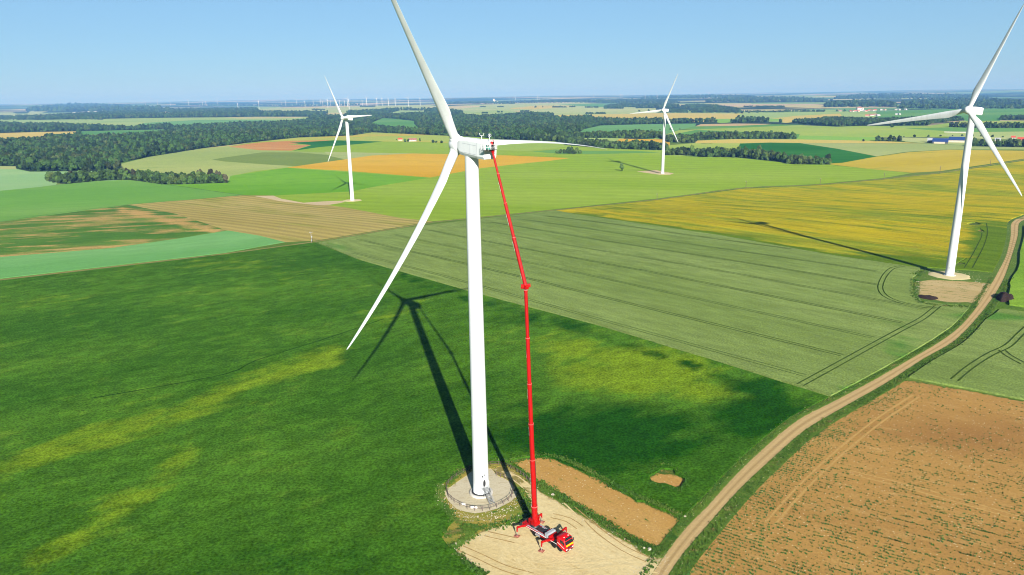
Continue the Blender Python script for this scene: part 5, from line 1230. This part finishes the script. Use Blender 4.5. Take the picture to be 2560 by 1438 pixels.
for k_, (u, vb, vt, w_, lb) in enumerate([(1013, 355.3, 347, 8, 'tree in front of the left end of the farmhouse'), (1021, 355, 347.5, 8, 'tree before the middle of the farmhouse'), (1040.5, 353, 348.5, 5, 'round bush at the right end of the farmhouse'), (991.5, 351, 348, 3, 'tiny bush left of the small farm barn'), (1083, 357, 349.5, 10, 'left of the two small clumps right of the farm'), (1091, 357, 352, 8, 'low middle bush between the two clumps right of the farm'), (1104, 358, 350.5, 9, 'right of the two small clumps right of the farm')]):
    tree_at(u, vb, vt, w_, 'farm_tree', NEARP, lb, group='trees round the farm', k=k_, trunk=.12)
_CO = ['first', 'second', 'third', 'fourth', 'sixth', 'eighth', 'ninth', 'fifth', 'seventh']
# small copse of separate crowns before the long belt
for k_, (u, vb, vt, w_) in enumerate([(1393, 384, 376, 13), (1402, 384, 373, 12), (1411, 384, 371, 12), (1420, 383.5, 368, 13), (1430, 383, 366.5, 14), (1441, 384, 369, 14), (1450, 384, 373, 13), (1424, 384.5, 375, 12), (1437, 385, 375, 12)]):
    tree_at(u, vb, vt, w_, 'copse_tree', NEARP, '%s tree from the left in the isolated copse under the sideways blade' % _CO[k_], group='trees of the small copse', k=k_, trunk=.08)
# pines standing out of the left copse
for k_, (u, vb, vt, w_, lb) in enumerate([(178, 452, 424, 15, 'dark reddish pine above the left end of the left copse'), (322, 448, 418, 12, 'dark reddish pine at the step in the middle of the left copse'), (336, 449, 420, 13, 'second reddish pine just right of the step in the left copse'), (500, 455, 421, 16, 'broad reddish pine crown toward the right of the left copse'), (528, 456, 419, 16, 'tallest reddish pine near the right end of the left copse'), (548, 455, 424, 15, 'reddish pine beside the tallest one in the left copse'), (565, 457, 433, 13, 'rightmost reddish pine closing the left copse')]):
    tree_at(u, vb, vt, w_, 'pine_tree', PINEP, lb, group='pines in the left copse', k=k_, trunk=.45, cat='pine tree')
for k_, (u, vb, vt, w_) in enumerate([(1730, 389, 362, 15), (1790, 392, 366, 15), (1862, 394, 362, 16), (1895, 398, 365, 17), (1960, 405, 379, 16), (2020, 409, 394, 14)]):
    tree_at(u, vb, vt, w_, 'tall_tree', NEARP, '%s tall tree from the left standing out of the tapering copse' % _ORD[k_], group='tall trees of the tapering copse', k=k_, trunk=.3)
for k_, (u, vb, vt, w_) in enumerate([(2436, 365, 344, 17), (2452, 365, 348, 14), (2524, 366, 342, 16), (2545, 368, 350, 16)]):
    tree_at(u, vb, vt, w_, 'barn_tree', NEARP, '%s large tree from the left in the row right of the solar barns' % _ORD[k_], group='trees by the barns', k=k_, trunk=.12)
# hedge lines
def hedge(name, s, sz, label, meshes=HEDGEP, dens=1.1, hk=1.):
    c = path(s, sz * dens); c = c + rng.normal(0, sz * .25, c.shape); z = hgt(c[:, 0], c[:, 1])
    return scatter(name, np.column_stack([c, z - sz * .25]), rng.uniform(.7, 1.2, len(c)) * sz * hk, meshes, 'hedge' + name, label, 'hedge')
hedge('hedge', '2260,343.5 2320,342.5 2380,340.5 2420,340', 2.6, 'thin dark hedge line crossing the pale field left of the barns', NEARP)
hedge('hedge', '2430,340 2480,342.5 2530,344', 2.6, 'thin dark hedge line behind the row of trees at the right edge', NEARP)
hedge('roadside_scrub', '1650,325 1700,324.5', 3., 'low line of scrub behind the third turbine', NEARP)
hedge('far_hedge', '1340,269 1400,267.5', 8, 'thin far hedge among the pale fields', WOODP)
hedge('far_hedge', '1600,279 1680,278 1760,279', 8, 'long far hedge right of the third turbine hub', WOODP)
hedge('far_hedge', '1840,284 1940,280.5 2060,278.5 2110,279', 7, 'dark hedge line left of the hilltop village', WOODP)
# ------------------------------------------------------------------ buildings
ROOFS = {'red': plain('roof_red', A(.45, .07, .04), .8, .2, var=.2, vs=.5), 'brown': plain('roof_brown', A(.26, .12, .09), .8, .2, var=.2, vs=.5), 'solar': plain('solar_roof', A(.02, .045, .16), .25, .6), 'grey': plain('roof_grey', A(.3, .32, .34), .7), 'white': plain('roof_white', A(.5, .5, .48), .6)}
WALLS = {'cream': plain('wall_cream', A(.48, .42, .33), .9, .1, var=.1, vs=.3), 'white': plain('wall_white', A(.46, .44, .41), .9, .1), 'brick': plain('wall_brick', A(.4, .2, .14), .9, .1), 'dark': plain('wall_dark', A(.06, .06, .07), .9, .1)}
M_WIN = plain('window_dark', A(.03, .035, .045), .3)
def house(base, rz, L, W, h, roof, wall, label, group=None, name='house', pitch=.55, windows=3, cat='house', chimney=True):
    r = empty(name, base, rz); tag(r, label, cat, group); rh = W / 2 * pitch; x = L / 2; y = W / 2
    mb = MB(); V = [(-x, -y, -1), (x, -y, -1), (x, y, -1), (-x, y, -1), (-x, -y, h), (x, -y, h), (x, y, h), (-x, y, h), (-x, 0, h + rh), (x, 0, h + rh)]
    mb.add(V, [(3, 2, 1, 0), (0, 1, 5, 4), (2, 3, 7, 6), (1, 2, 6, 9, 5), (3, 0, 4, 8, 7), (4, 5, 9, 8), (6, 7, 8, 9)]); mb.build('wall', WALLS[wall], r)
    mb = MB(); e = .4
    for s_ in (-1, 1):
        a = Vector((0, s_ * (y + e), h - e * pitch * 1.0)); b = Vector((0, 0, h + rh)); n_ = Vector((0, s_ * pitch, 1)).normalized() * .22
        V = [a + Vector((-x - e, 0, 0)), a + Vector((x + e, 0, 0)), b + Vector((x + e, 0, 0)), b + Vector((-x - e, 0, 0))]; V = [v + n_ * .3 for v in V] + [v + n_ * 1.3 for v in V]
        mb.add(V, [(0, 1, 2, 3), (7, 6, 5, 4), (0, 4, 5, 1), (1, 5, 6, 2), (2, 6, 7, 3), (3, 7, 4, 0)])
    rf = mb.build('roof', ROOFS[roof], r)
    if chimney: mb = MB(); mb.box((x * .5, .3, h + rh + .3), (.7, .9, 1.6)); mb.build('chimney', WALLS['brick'], rf)
    for k in range(windows):
        for s_ in (-1, 1): mb = MB(); mb.box((-x + L * (k + .5) / windows, s_ * y, h * .5), (L / windows * .3, .12, h * .34)); mb.build('window', M_WIN, r)
    return r
def house_at(u, vb, wpx, hpx, dep, roof, wall, label, turn=0., hmin=2.6, **kw):
    p = at(u, vb); d = (p - Vector((0, 0, H))).dot(FWD); s = d / FPX; an = -math.atan2(p.x, p.y) + turn
    return house(p, an, wpx * s, dep, max(hmin, hpx * s * .55), roof, wall, label, **kw)
house_at(1031, 353, 21, 6, 11, 'brown', 'white', 'long white farmhouse with brown-red roof behind two trees', group='farm on the slope', windows=6, turn=-.1)
house_at(1000.5, 351.5, 10, 5, 9, 'red', 'cream', 'small bright red-roofed barn left of the farmhouse', group='farm on the slope', turn=.1)
house_at(789, 293.5, 9, 4, 14, 'grey', 'white', 'left of two pale farm sheds at the far end of the pale green strip', group='sheds beyond the wood', windows=2, chimney=False, cat='shed', name='shed')
house_at(806, 293.5, 8, 4, 14, 'white', 'white', 'right of two pale farm sheds at the far end of the pale green strip', group='sheds beyond the wood', windows=2, chimney=False, cat='shed', name='shed')
house_at(2350, 358, 34, 8, 26, 'solar', 'dark', 'left dark barn with blue solar roof', group='solar barns', name='barn', pitch=.42, windows=0, cat='barn', chimney=False)
house_at(2391, 355, 34, 9, 26, 'solar', 'cream', 'right barn with blue solar roof, half behind the turbine tower', group='solar barns', name='barn', pitch=.42, windows=0, cat='barn', chimney=False)
house_at(2348, 358.8, 24, 3.5, 8, 'white', 'cream', 'low cream shed in front of the left solar barn', group='solar barns', name='shed', windows=0, cat='shed', chimney=False)
house_at(2326, 356, 14, 6, 20, 'grey', 'dark', 'dark shed at the left end of the solar barns', group='solar barns', name='shed', windows=0, cat='shed', chimney=False)
house_at(2533, 347, 9, 6, 10, 'red', 'white', 'red-roofed house behind the trees at the right edge', group='houses at the right edge')
house_at(2553, 352.5, 17, 7, 14, 'red', 'brick', 'long red-roofed barn cut by the right edge', group='houses at the right edge', windows=2, name='barn', cat='barn', chimney=False)
house_at(2494, 353, 12, 4, 12, 'grey', 'white', 'pale grey-roofed shed among the trees right of the last turbine tower', group='houses at the right edge', windows=2, name='shed', cat='shed', chimney=False)
house_at(2388, 331.5, 48, 1.2, 5, 'white', 'white', 'long low white field shelter above the solar barns', name='shelter', hmin=1.0, pitch=.2, windows=0, cat='shelter', chimney=False, turn=.05)
VIL = [(2094, 278, 6, 'red', 'white'), (2101, 278.4, 7, 'brown', 'cream'), (2126, 279.5, 5, 'red', 'white'), (2131, 280, 6, 'brown', 'cream'), (2139, 278.5, 7, 'red', 'white'), (2146, 279.5, 5, 'red', 'cream'), (2161, 278.3, 5, 'grey', 'white'), (2166, 279, 5, 'red', 'cream'), (2173, 277.5, 7, 'red', 'cream'), (2181, 277.6, 7, 'brown', 'white'), (2188, 276.5, 6, 'red', 'cream'), (2202, 276, 6, 'grey', 'white'), (2212, 276, 5, 'brown', 'cream'), (2240, 275.5, 6, 'grey', 'white'), (2248, 275.8, 5, 'grey', 'white'), (2264, 275, 5, 'grey', 'white')]
for k_, (u, v, w_, rf, wl) in enumerate(VIL):
    house_at(u, v, w_, 3.2, 10, rf, wl, '%s house from the left along the ridge of the hilltop village' % _ORD[k_], group='village houses on the ridge', turn=(k_ % 3 - 1) * .5, windows=2)
for k_, (u, v, w_, rf) in enumerate([(2168, 291, 9, 'red'), (2178, 289.5, 10, 'brown'), (2188, 288.5, 8, 'brown'), (2195, 290, 8, 'grey'), (2241, 287.5, 5, 'grey'), (2248, 287, 4, 'grey')]):
    house_at(u, v, w_, 3.6, 11, rf, 'white', '%s building from the left in the hamlet below the village' % _ORD[k_], group='hamlet below the village', turn=(k_ % 2) * .6, windows=2)
p = at(2147, 277.5); sc_ = (p - Vector((0, 0, H))).dot(FWD) / FPX
house(p, .2, 24, 11, 13, 'brown', 'white', 'big pale church at the top of the village', name='church', cat='church', pitch=1.0)
p = at(2156.5, 278); tw = empty('church_tower', p); tag(tw, 'square white tower right of the village church', 'tower'); mb = MB(); mb.box((0, 0, 6), (6.5, 6.5, 14)); mb.build('wall', WALLS['white'], tw); mb = MB(); mb.lathe([(4.6, 13), (.1, 17.5)], 4); mb.build('roof', ROOFS['grey'], tw)
p = at(1234.5, 257.5); si = empty('grain_silo', p); tag(si, 'tiny white grain tower on the far plain beyond the tallest turbine hub', 'silo'); mb = MB(); mb.tube([(0, 0, 0), (0, 0, 48)], 11, 12); mb.box((10, 0, 14), (30, 26, 28)); mb.build('wall', WALLS['white'], si); mb = MB(); mb.box((52, 0, 9), (34, 26, 18)); mb.build('store', WALLS['white'], si)
for k_, (u, v, w_) in enumerate([(232, 284, 10), (190, 283, 7), (352, 282.5, 8)]): house_at(u, v, w_, 2.2, 16, 'white', 'white', '%s white building from the left at the far chalk quarry' % _ORD[k_], group='quarry buildings', name='quarry_building', cat='building', windows=0, chimney=False)
# ------------------------------------------------------------------ wooden line poles
M_POLEW = plain('grey_pole_wood', A(.24, .21, .17), .9, .1, var=.3, vs=3)
def pole(u, vb, vt, label, big=False):
    p = at(u, vb); d = (p - Vector((0, 0, H))).dot(FWD); h = (vb - vt) * d / FPX
    r = empty('utility_pole', p); tag(r, label, 'pole', 'line poles along the farm track')
    mb = MB(); mb.tube([(0, 0, -.4), (0, 0, h)], [.2 if big else .26, .14 if big else .2], 8); mb.build('shaft', M_WOOD if not big else M_POLEW, r)
    mb = MB(); mb.box((0, 0, h - .5), (2.2, .14, .14), .5)
    if big: mb.box((0, 0, h - 2.2), (1.4, .12, .12), .5)
    mb.build('crossarm', M_STEEL, r)
    for s_ in (-1, 0, 1): mb = MB(); mb.lathe([(.08, 0), (.11, .12), (.05, .28)], 8, Matrix.Translation((s_ * .95 * math.cos(.5), s_ * .95 * math.sin(.5), h - .42 + .06 * (s_ == 0)))); mb.build('insulator', M_LGREY, r)
    if big: mb = MB(); mb.lathe([(.3, 0), (.34, .1), (.34, .9), (.2, 1.0)], 12, Matrix.Translation((.42, -.2, h - 3.9))); mb.box((.3, -.3, 1.5), (.5, .4, .8)); mb.build('transformer', M_GREY, r)
    return r
pole(779, 606, 579, 'grey pole with transformer at the track junction, corner of dark and pale fields', True)
for k_, (u, vb, vt) in enumerate([(1642.5, 500, 484), (1864.5, 471, 452.5), (2050, 463.5, 446), (2209.5, 449, 432), (2349.5, 433, 415), (2475, 415.5, 398)]): pole(u, vb, vt, '%s thin line pole from the left along the track right of the crane' % _ORD[k_])
# ------------------------------------------------------------------ rocks, heaps
M_ROCK = plain('limestone', A(.40, .36, .28), .9, .2, var=.35, vs=3)
def rock(u, v, size, label, seed, flat=.6):
    p = at(u, v); bm = bmesh.new(); bmesh.ops.create_icosphere(bm, subdivisions=3, radius=1)
    for w in bm.verts: n_ = 1 + .28 * noise.noise(w.co * 1.3 + Vector((seed, 0, 0))) + .1 * noise.noise(w.co * 4 + Vector((seed, 0, 0))); w.co = Vector((w.co.x * n_ * size / 2, w.co.y * n_ * size * .38, w.co.z * n_ * size * flat / 2))
    me = bpy.data.meshes.new('boulder'); bm.to_mesh(me); bm.free(); me.materials.append(M_ROCK)
    o = bpy.data.objects.new('boulder', me); COL.objects.link(o); o.location = p + Vector((0, 0, size * flat * .2)); o.rotation_euler.z = seed; return tag(o, label, 'boulder', 'pale boulders around the crane pad')
for k_, (u, v, sz, lb) in enumerate([(1137, 1363, 1.15, 'pale boulder at the left corner of the sandy crane pad'), (1382, 1238, .95, 'white round stone between sandy track and cleared strip'), (1372, 1142, .5, 'small white stone at the far end of the cleared strip'), (1712.5, 1292, .75, 'pale stone right of the near corner of the cleared strip'), (1624, 1374, .95, 'pale stone where the crane pad meets the road'), (1610, 1371, .6, 'smaller stone just left of the stone near the road'), (1678, 1353, .6, 'stone in the grass between cleared strip and road'), (1297, 1291, .7, 'stone above the rear outrigger of the crane truck'), (1713, 1388, .5, 'small stone in the grass right of the road'), (2392, 649, .8, 'pale stone right of the right-edge turbine foot')]): rock(u, v, sz, lb, k_ * 1.7 + 1)
# ring of small stones: loose rubble round the pads
def rubble(name, s, n, smin, smax, spread, label, mat=M_ROCK):
    c = path(s, 2); bm = bmesh.new(); Q = c[rng.integers(0, len(c), n)] + rng.normal(0, spread, (n, 2)); Z = surf(Q[:, 0], Q[:, 1])
    for q, z in zip(Q, Z):
        sz = rng.uniform(smin, smax) * rng.uniform(.5, 1.)
        r_ = bmesh.ops.create_icosphere(bm, subdivisions=1, radius=sz / 2, matrix=Matrix.Translation((q[0], q[1], z + sz * .1)) @ Matrix.Rotation(rng.uniform(0, 6), 4, 'Z') @ Matrix.Diagonal((1.3, .8, .6, 1)))
        for w in r_['verts']: w.co += Vector(rng.normal(0, sz * .06, 3))
    me = bpy.data.meshes.new(name); bm.to_mesh(me); bm.free(); me.materials.append(mat); o = bpy.data.objects.new(name, me); COL.objects.link(o)
    return tag(o, label, 'rubble', kind='stuff')
rubble('rubble', '1108,1225 1108,1245 1118,1266 1145,1285 1175,1295 1215,1297 1250,1288 1282,1266 1298,1248', 420, .08, .38, .9, 'pale rubble strewn round the gravel pad')
rubble('rubble', '1270,1180 1310,1205 1345,1235 1400,1262 1460,1297 1530,1335 1590,1370', 200, .08, .3, .8, 'pale rubble along the right edge of the sandy pad')
rubble('rubble', '1270,1312 1225,1326 1180,1350 1150,1375 1180,1410', 220, .08, .35, .9, 'pale rubble along the left edge of the sandy pad')
rubble('rubble', '1600,1436 1625,1415 1650,1395 1640,1420', 500, .06, .2, 1.6, 'white gravel spilled where the sandy pad meets the road')
rubble('rubble', '2295,705 2296,725 2298,745', 40, .2, .6, .7, 'pale stones at the left edge of the right-edge turbine stand')
rubble('rubble', '2315,682 2330,678 2400,680 2420,690 2440,700 2460,712', 70, .15, .6, 1.2, 'pale stones round the right-edge turbine foot')
M_DUNG = plain('dark_manure', A(.028, .017, .014), .95, .1, var=.4, vs=1.5)
def heap(u, v, rx, ry, h, rz, label, seed, name='manure_heap'):
    p = at(u, v); bm = bmesh.new(); bmesh.ops.create_grid(bm, x_segments=44, y_segments=44, size=1)
    for w in bm.verts:
        r = w.co.length; a = math.atan2(w.co.y, w.co.x); edge = .82 + .22 * noise.noise((math.cos(a) * 1.5, math.sin(a) * 1.5, seed)); k = max(0, 1 - (r / edge) ** 2)
        z = h * k ** .6 * (1 + .35 * noise.noise((w.co.x * 2.5, w.co.y * 2.5, seed))) + .22 * noise.noise((w.co.x * 9, w.co.y * 9, seed)) * (k > 0); w.co = Vector((w.co.x * rx, w.co.y * ry, z if k > 0 else -.3))
    me = bpy.data.meshes.new(name); bm.to_mesh(me); bm.free(); me.materials.append(M_DUNG); [setattr(p_, 'use_smooth', True) for p_ in me.polygons]; o = bpy.data.objects.new(name, me); COL.objects.link(o)
    o.location = p; o.rotation_euler.z = rz; return tag(o, label, 'manure heap')
heap(2319, 744, 5.2, 4.6, .7, -.58, 'low dark manure heap at the near-left corner of the right-edge turbine stand', 3.)
heap(2512, 747, 4.6, 8.0, 2.6, -.62, 'tall dark manure heap right of the dirt road at the right edge', 8.)
# ------------------------------------------------------------------ low plants
def tufts(name, P3, size, mat, label, blades=5, tall=1., seed=1, cat='plants'):
    rg = np.random.default_rng(seed); V = []; F = []
    P3 = np.asarray(P3)
    for (x, y, z), s in zip(P3, size):
        for b in range(blades):
            a = rg.uniform(0, 6.28); t = rg.uniform(.2, 1.); l = s * rg.uniform(.6, 1.1); w_ = s * .26; dx, dy = math.cos(a), math.sin(a); ox, oy = rg.normal(0, s * .25, 2)
            i = len(V); V += [(x + ox - dy * w_, y + oy + dx * w_, z - .02), (x + ox + dy * w_, y + oy - dx * w_, z - .02), (x + ox + dx * l * t + dy * w_ * .7, y + oy + dy * l * t - dx * w_ * .7, z + l * tall * (1.1 - .5 * t)), (x + ox + dx * l * t - dy * w_ * .7, y + oy + dy * l * t + dx * w_ * .7, z + l * tall * (1.1 - .5 * t))]
            F.append((i, i + 1, i + 2, i + 3))
    me = bpy.data.meshes.new(name); me.from_pydata(V, [], F); me.materials.append(mat); o = bpy.data.objects.new(name, me); COL.objects.link(o)
    return tag(o, label, cat, kind='stuff')
M_SEED = crop('seedling', A(.035, .10, .025), A(.05, .13, .03), fine=.3, bump=0)
M_GRASS = crop('rough_grass', A(.04, .10, .015), A(.075, .13, .02), A(.16, .14, .05), fine=.3, bump=0, big=.08, patch=(.55, .62))
def seedlings():
    poly = [p[3] for p in polys if p[1] == 'ploughed'][0]; n = 90000
    lo = np.maximum(poly.min(0), [-5, 60]); hi = np.minimum(poly.max(0), [190, 225])
    g = rng.uniform(lo, hi, (n, 2)); rd = R_(-33); d = np.array([math.cos(rd), math.sin(rd)]); nn = np.array([-d[1], d[0]])
    s = g @ d; t = g @ nn; t = np.round(t / 1.1) * 1.1 + rng.normal(0, .08, n); g = d * s[:, None] + nn * t[:, None]
    ok = pip(poly, g); g = g[ok]; uv = proj_many(np.column_stack([g, hgt(g[:, 0], g[:, 1])]))
    ok = (uv[:, 0] > 1500) & (uv[:, 0] < 2750) & (uv[:, 1] < 1700); g = g[ok]; uv = uv[ok]
    nz = np.array([noise.noise((x * .10, y * .10, 5)) * .6 + noise.noise(((x * d[0] + y * d[1]) * .22, (x * nn[0] + y * nn[1]) * .9, 9)) * 1.5 for x, y in g])
    low = np.clip((uv[:, 1] - 1040) / 330, 0, 1); dr = seg_dist(g, _rr, False); edge = np.exp(-((dr - 7) / 7.) ** 2)
    bs = blob(uv, [(2170, 1008, 60, 16, 1.), (2060, 1080, 60, 26, .9), (1960, 1150, 60, 45, .8), (1815, 1310, 30, 26, 1.2), (1900, 1240, 60, 30, .6), (2240, 985, 40, 10, .6)])
    pr = np.clip(.02 + .42 * low + .5 * edge * (.4 + .6 * low) + .9 * bs + nz * .75 * (.35 + .65 * low), 0, 1)
    near = np.min([seg_dist(g, l, False) for l in PLOUGH_TRACKS[:2]], 0); pr = np.where(near < .6, pr * .1, pr)
    ok = rng.random(len(g)) < pr; g = g[ok]; print('seedlings', len(g))
    tufts('seedlings', np.column_stack([g, hgt(g[:, 0], g[:, 1])]), rng.uniform(.16, .42, len(g)), M_SEED, 'young green plants sprouting in drill rows on the brown field', 3, .9, 3, 'crop plants')
seedlings()
_road_in = _road_poly
def verge_grass():
    P3 = []; S3 = []
    def along(c, n, sp, off, smin, smax):
        g = np.gradient(c, axis=0); g /= np.linalg.norm(g, axis=1)[:, None]; nr = np.stack([-g[:, 1], g[:, 0]], 1)
        i = rng.integers(0, len(c), n); t = rng.random(n)[:, None]; j = np.minimum(i + 1, len(c) - 1); q = c[i] * (1 - t) + c[j] * t + nr[i] * (off + rng.normal(0, sp, n))[:, None]
        ok = np.hypot(q[:, 0], q[:, 1]) < 420; q = q[ok]; q = q[~pip(_road_in, q)]; P3.append(np.column_stack([q, surf(q[:, 0], q[:, 1])])); S3.append(rng.uniform(smin, smax, len(q)))
    sgl = 1 if ((push_out(_rl, _rr, 2.) - _rl) * np.stack([-np.gradient(_rl, axis=0)[:, 1], np.gradient(_rl, axis=0)[:, 0]], 1)).sum() > 0 else -1
    sgr = 1 if ((push_out(_rr, _rl, 2.) - _rr) * np.stack([-np.gradient(_rr, axis=0)[:, 1], np.gradient(_rr, axis=0)[:, 0]], 1)).sum() > 0 else -1
    along(_rl, 5000, .5, sgl * 1.3, .15, .4); along(_rr, 6500, .8, sgr * 1.8, .15, .42)
    for s, n in (('1108,1215 1100,1240 1112,1270 1150,1310 1200,1322 1260,1312 1300,1296 1330,1284', 1500), ('1120,1210 1145,1190 1175,1170 1230,1158 1275,1161 1335,1205', 900), ('1345,1205 1400,1240 1460,1275 1520,1312 1590,1353 1660,1375 1690,1345', 2600), ('1110,1340 1150,1330 1190,1325 1170,1345 1130,1370', 1200), ('1147,1385 1180,1420 1210,1440', 500), ('1292,1222 1312,1250 1318,1275', 500), ('1275,1156 1345,1143 1400,1150 1460,1178 1560,1230 1660,1275 1702,1297', 1300), ('1622,1190 1652,1168 1688,1172 1722,1200 1702,1230 1665,1220 1630,1210', 120)): along(path(s, 2), n, .6, 0, .12, .38)
    for s, n in (('2288,700 2286,740 2303,759 2360,768 2440,770', 600), ('2290,690 2325,674 2430,680 2490,694', 600)): along(path(s, 2), n, 1.0, 0, .2, .5)
    tufts('grass_tufts', np.vstack(P3), np.concatenate(S3), M_GRASS, 'rough grass and weeds along the road verges and pad edges', 5, 1.1, 5, 'grass')
verge_grass()
# ------------------------------------------------------------------ haze: the air itself, one closed box
def build_haze():
    x, y0, y1, z0, z1 = 70000., -400., 66000., -30., 330.
    bm = bmesh.new(); bmesh.ops.create_cube(bm, size=1)
    for v in bm.verts: v.co = (v.co.x * 2 * x, y0 if v.co.y < 0 else y1, z0 if v.co.z < 0 else z1)
    me = bpy.data.meshes.new('haze'); bm.to_mesh(me); bm.free()
    o = bpy.data.objects.new('haze', me); COL.objects.link(o); o['kind'] = 'stuff'
    mt = bpy.data.materials.new('haze_air'); mt.use_nodes = True; t = mt.node_tree; t.nodes.clear()
    out = t.nodes.new('ShaderNodeOutputMaterial'); v = t.nodes.new('ShaderNodeVolumePrincipled')
    v.inputs['Color'].default_value = HAZE_COLOR; v.inputs['Absorption Color'].default_value = HAZE_ABS; v.inputs['Density'].default_value = HAZE_DENS; v.inputs['Anisotropy'].default_value = -.1
    t.links.new(v.outputs[0], out.inputs['Volume']); me.materials.append(mt)
build_haze()
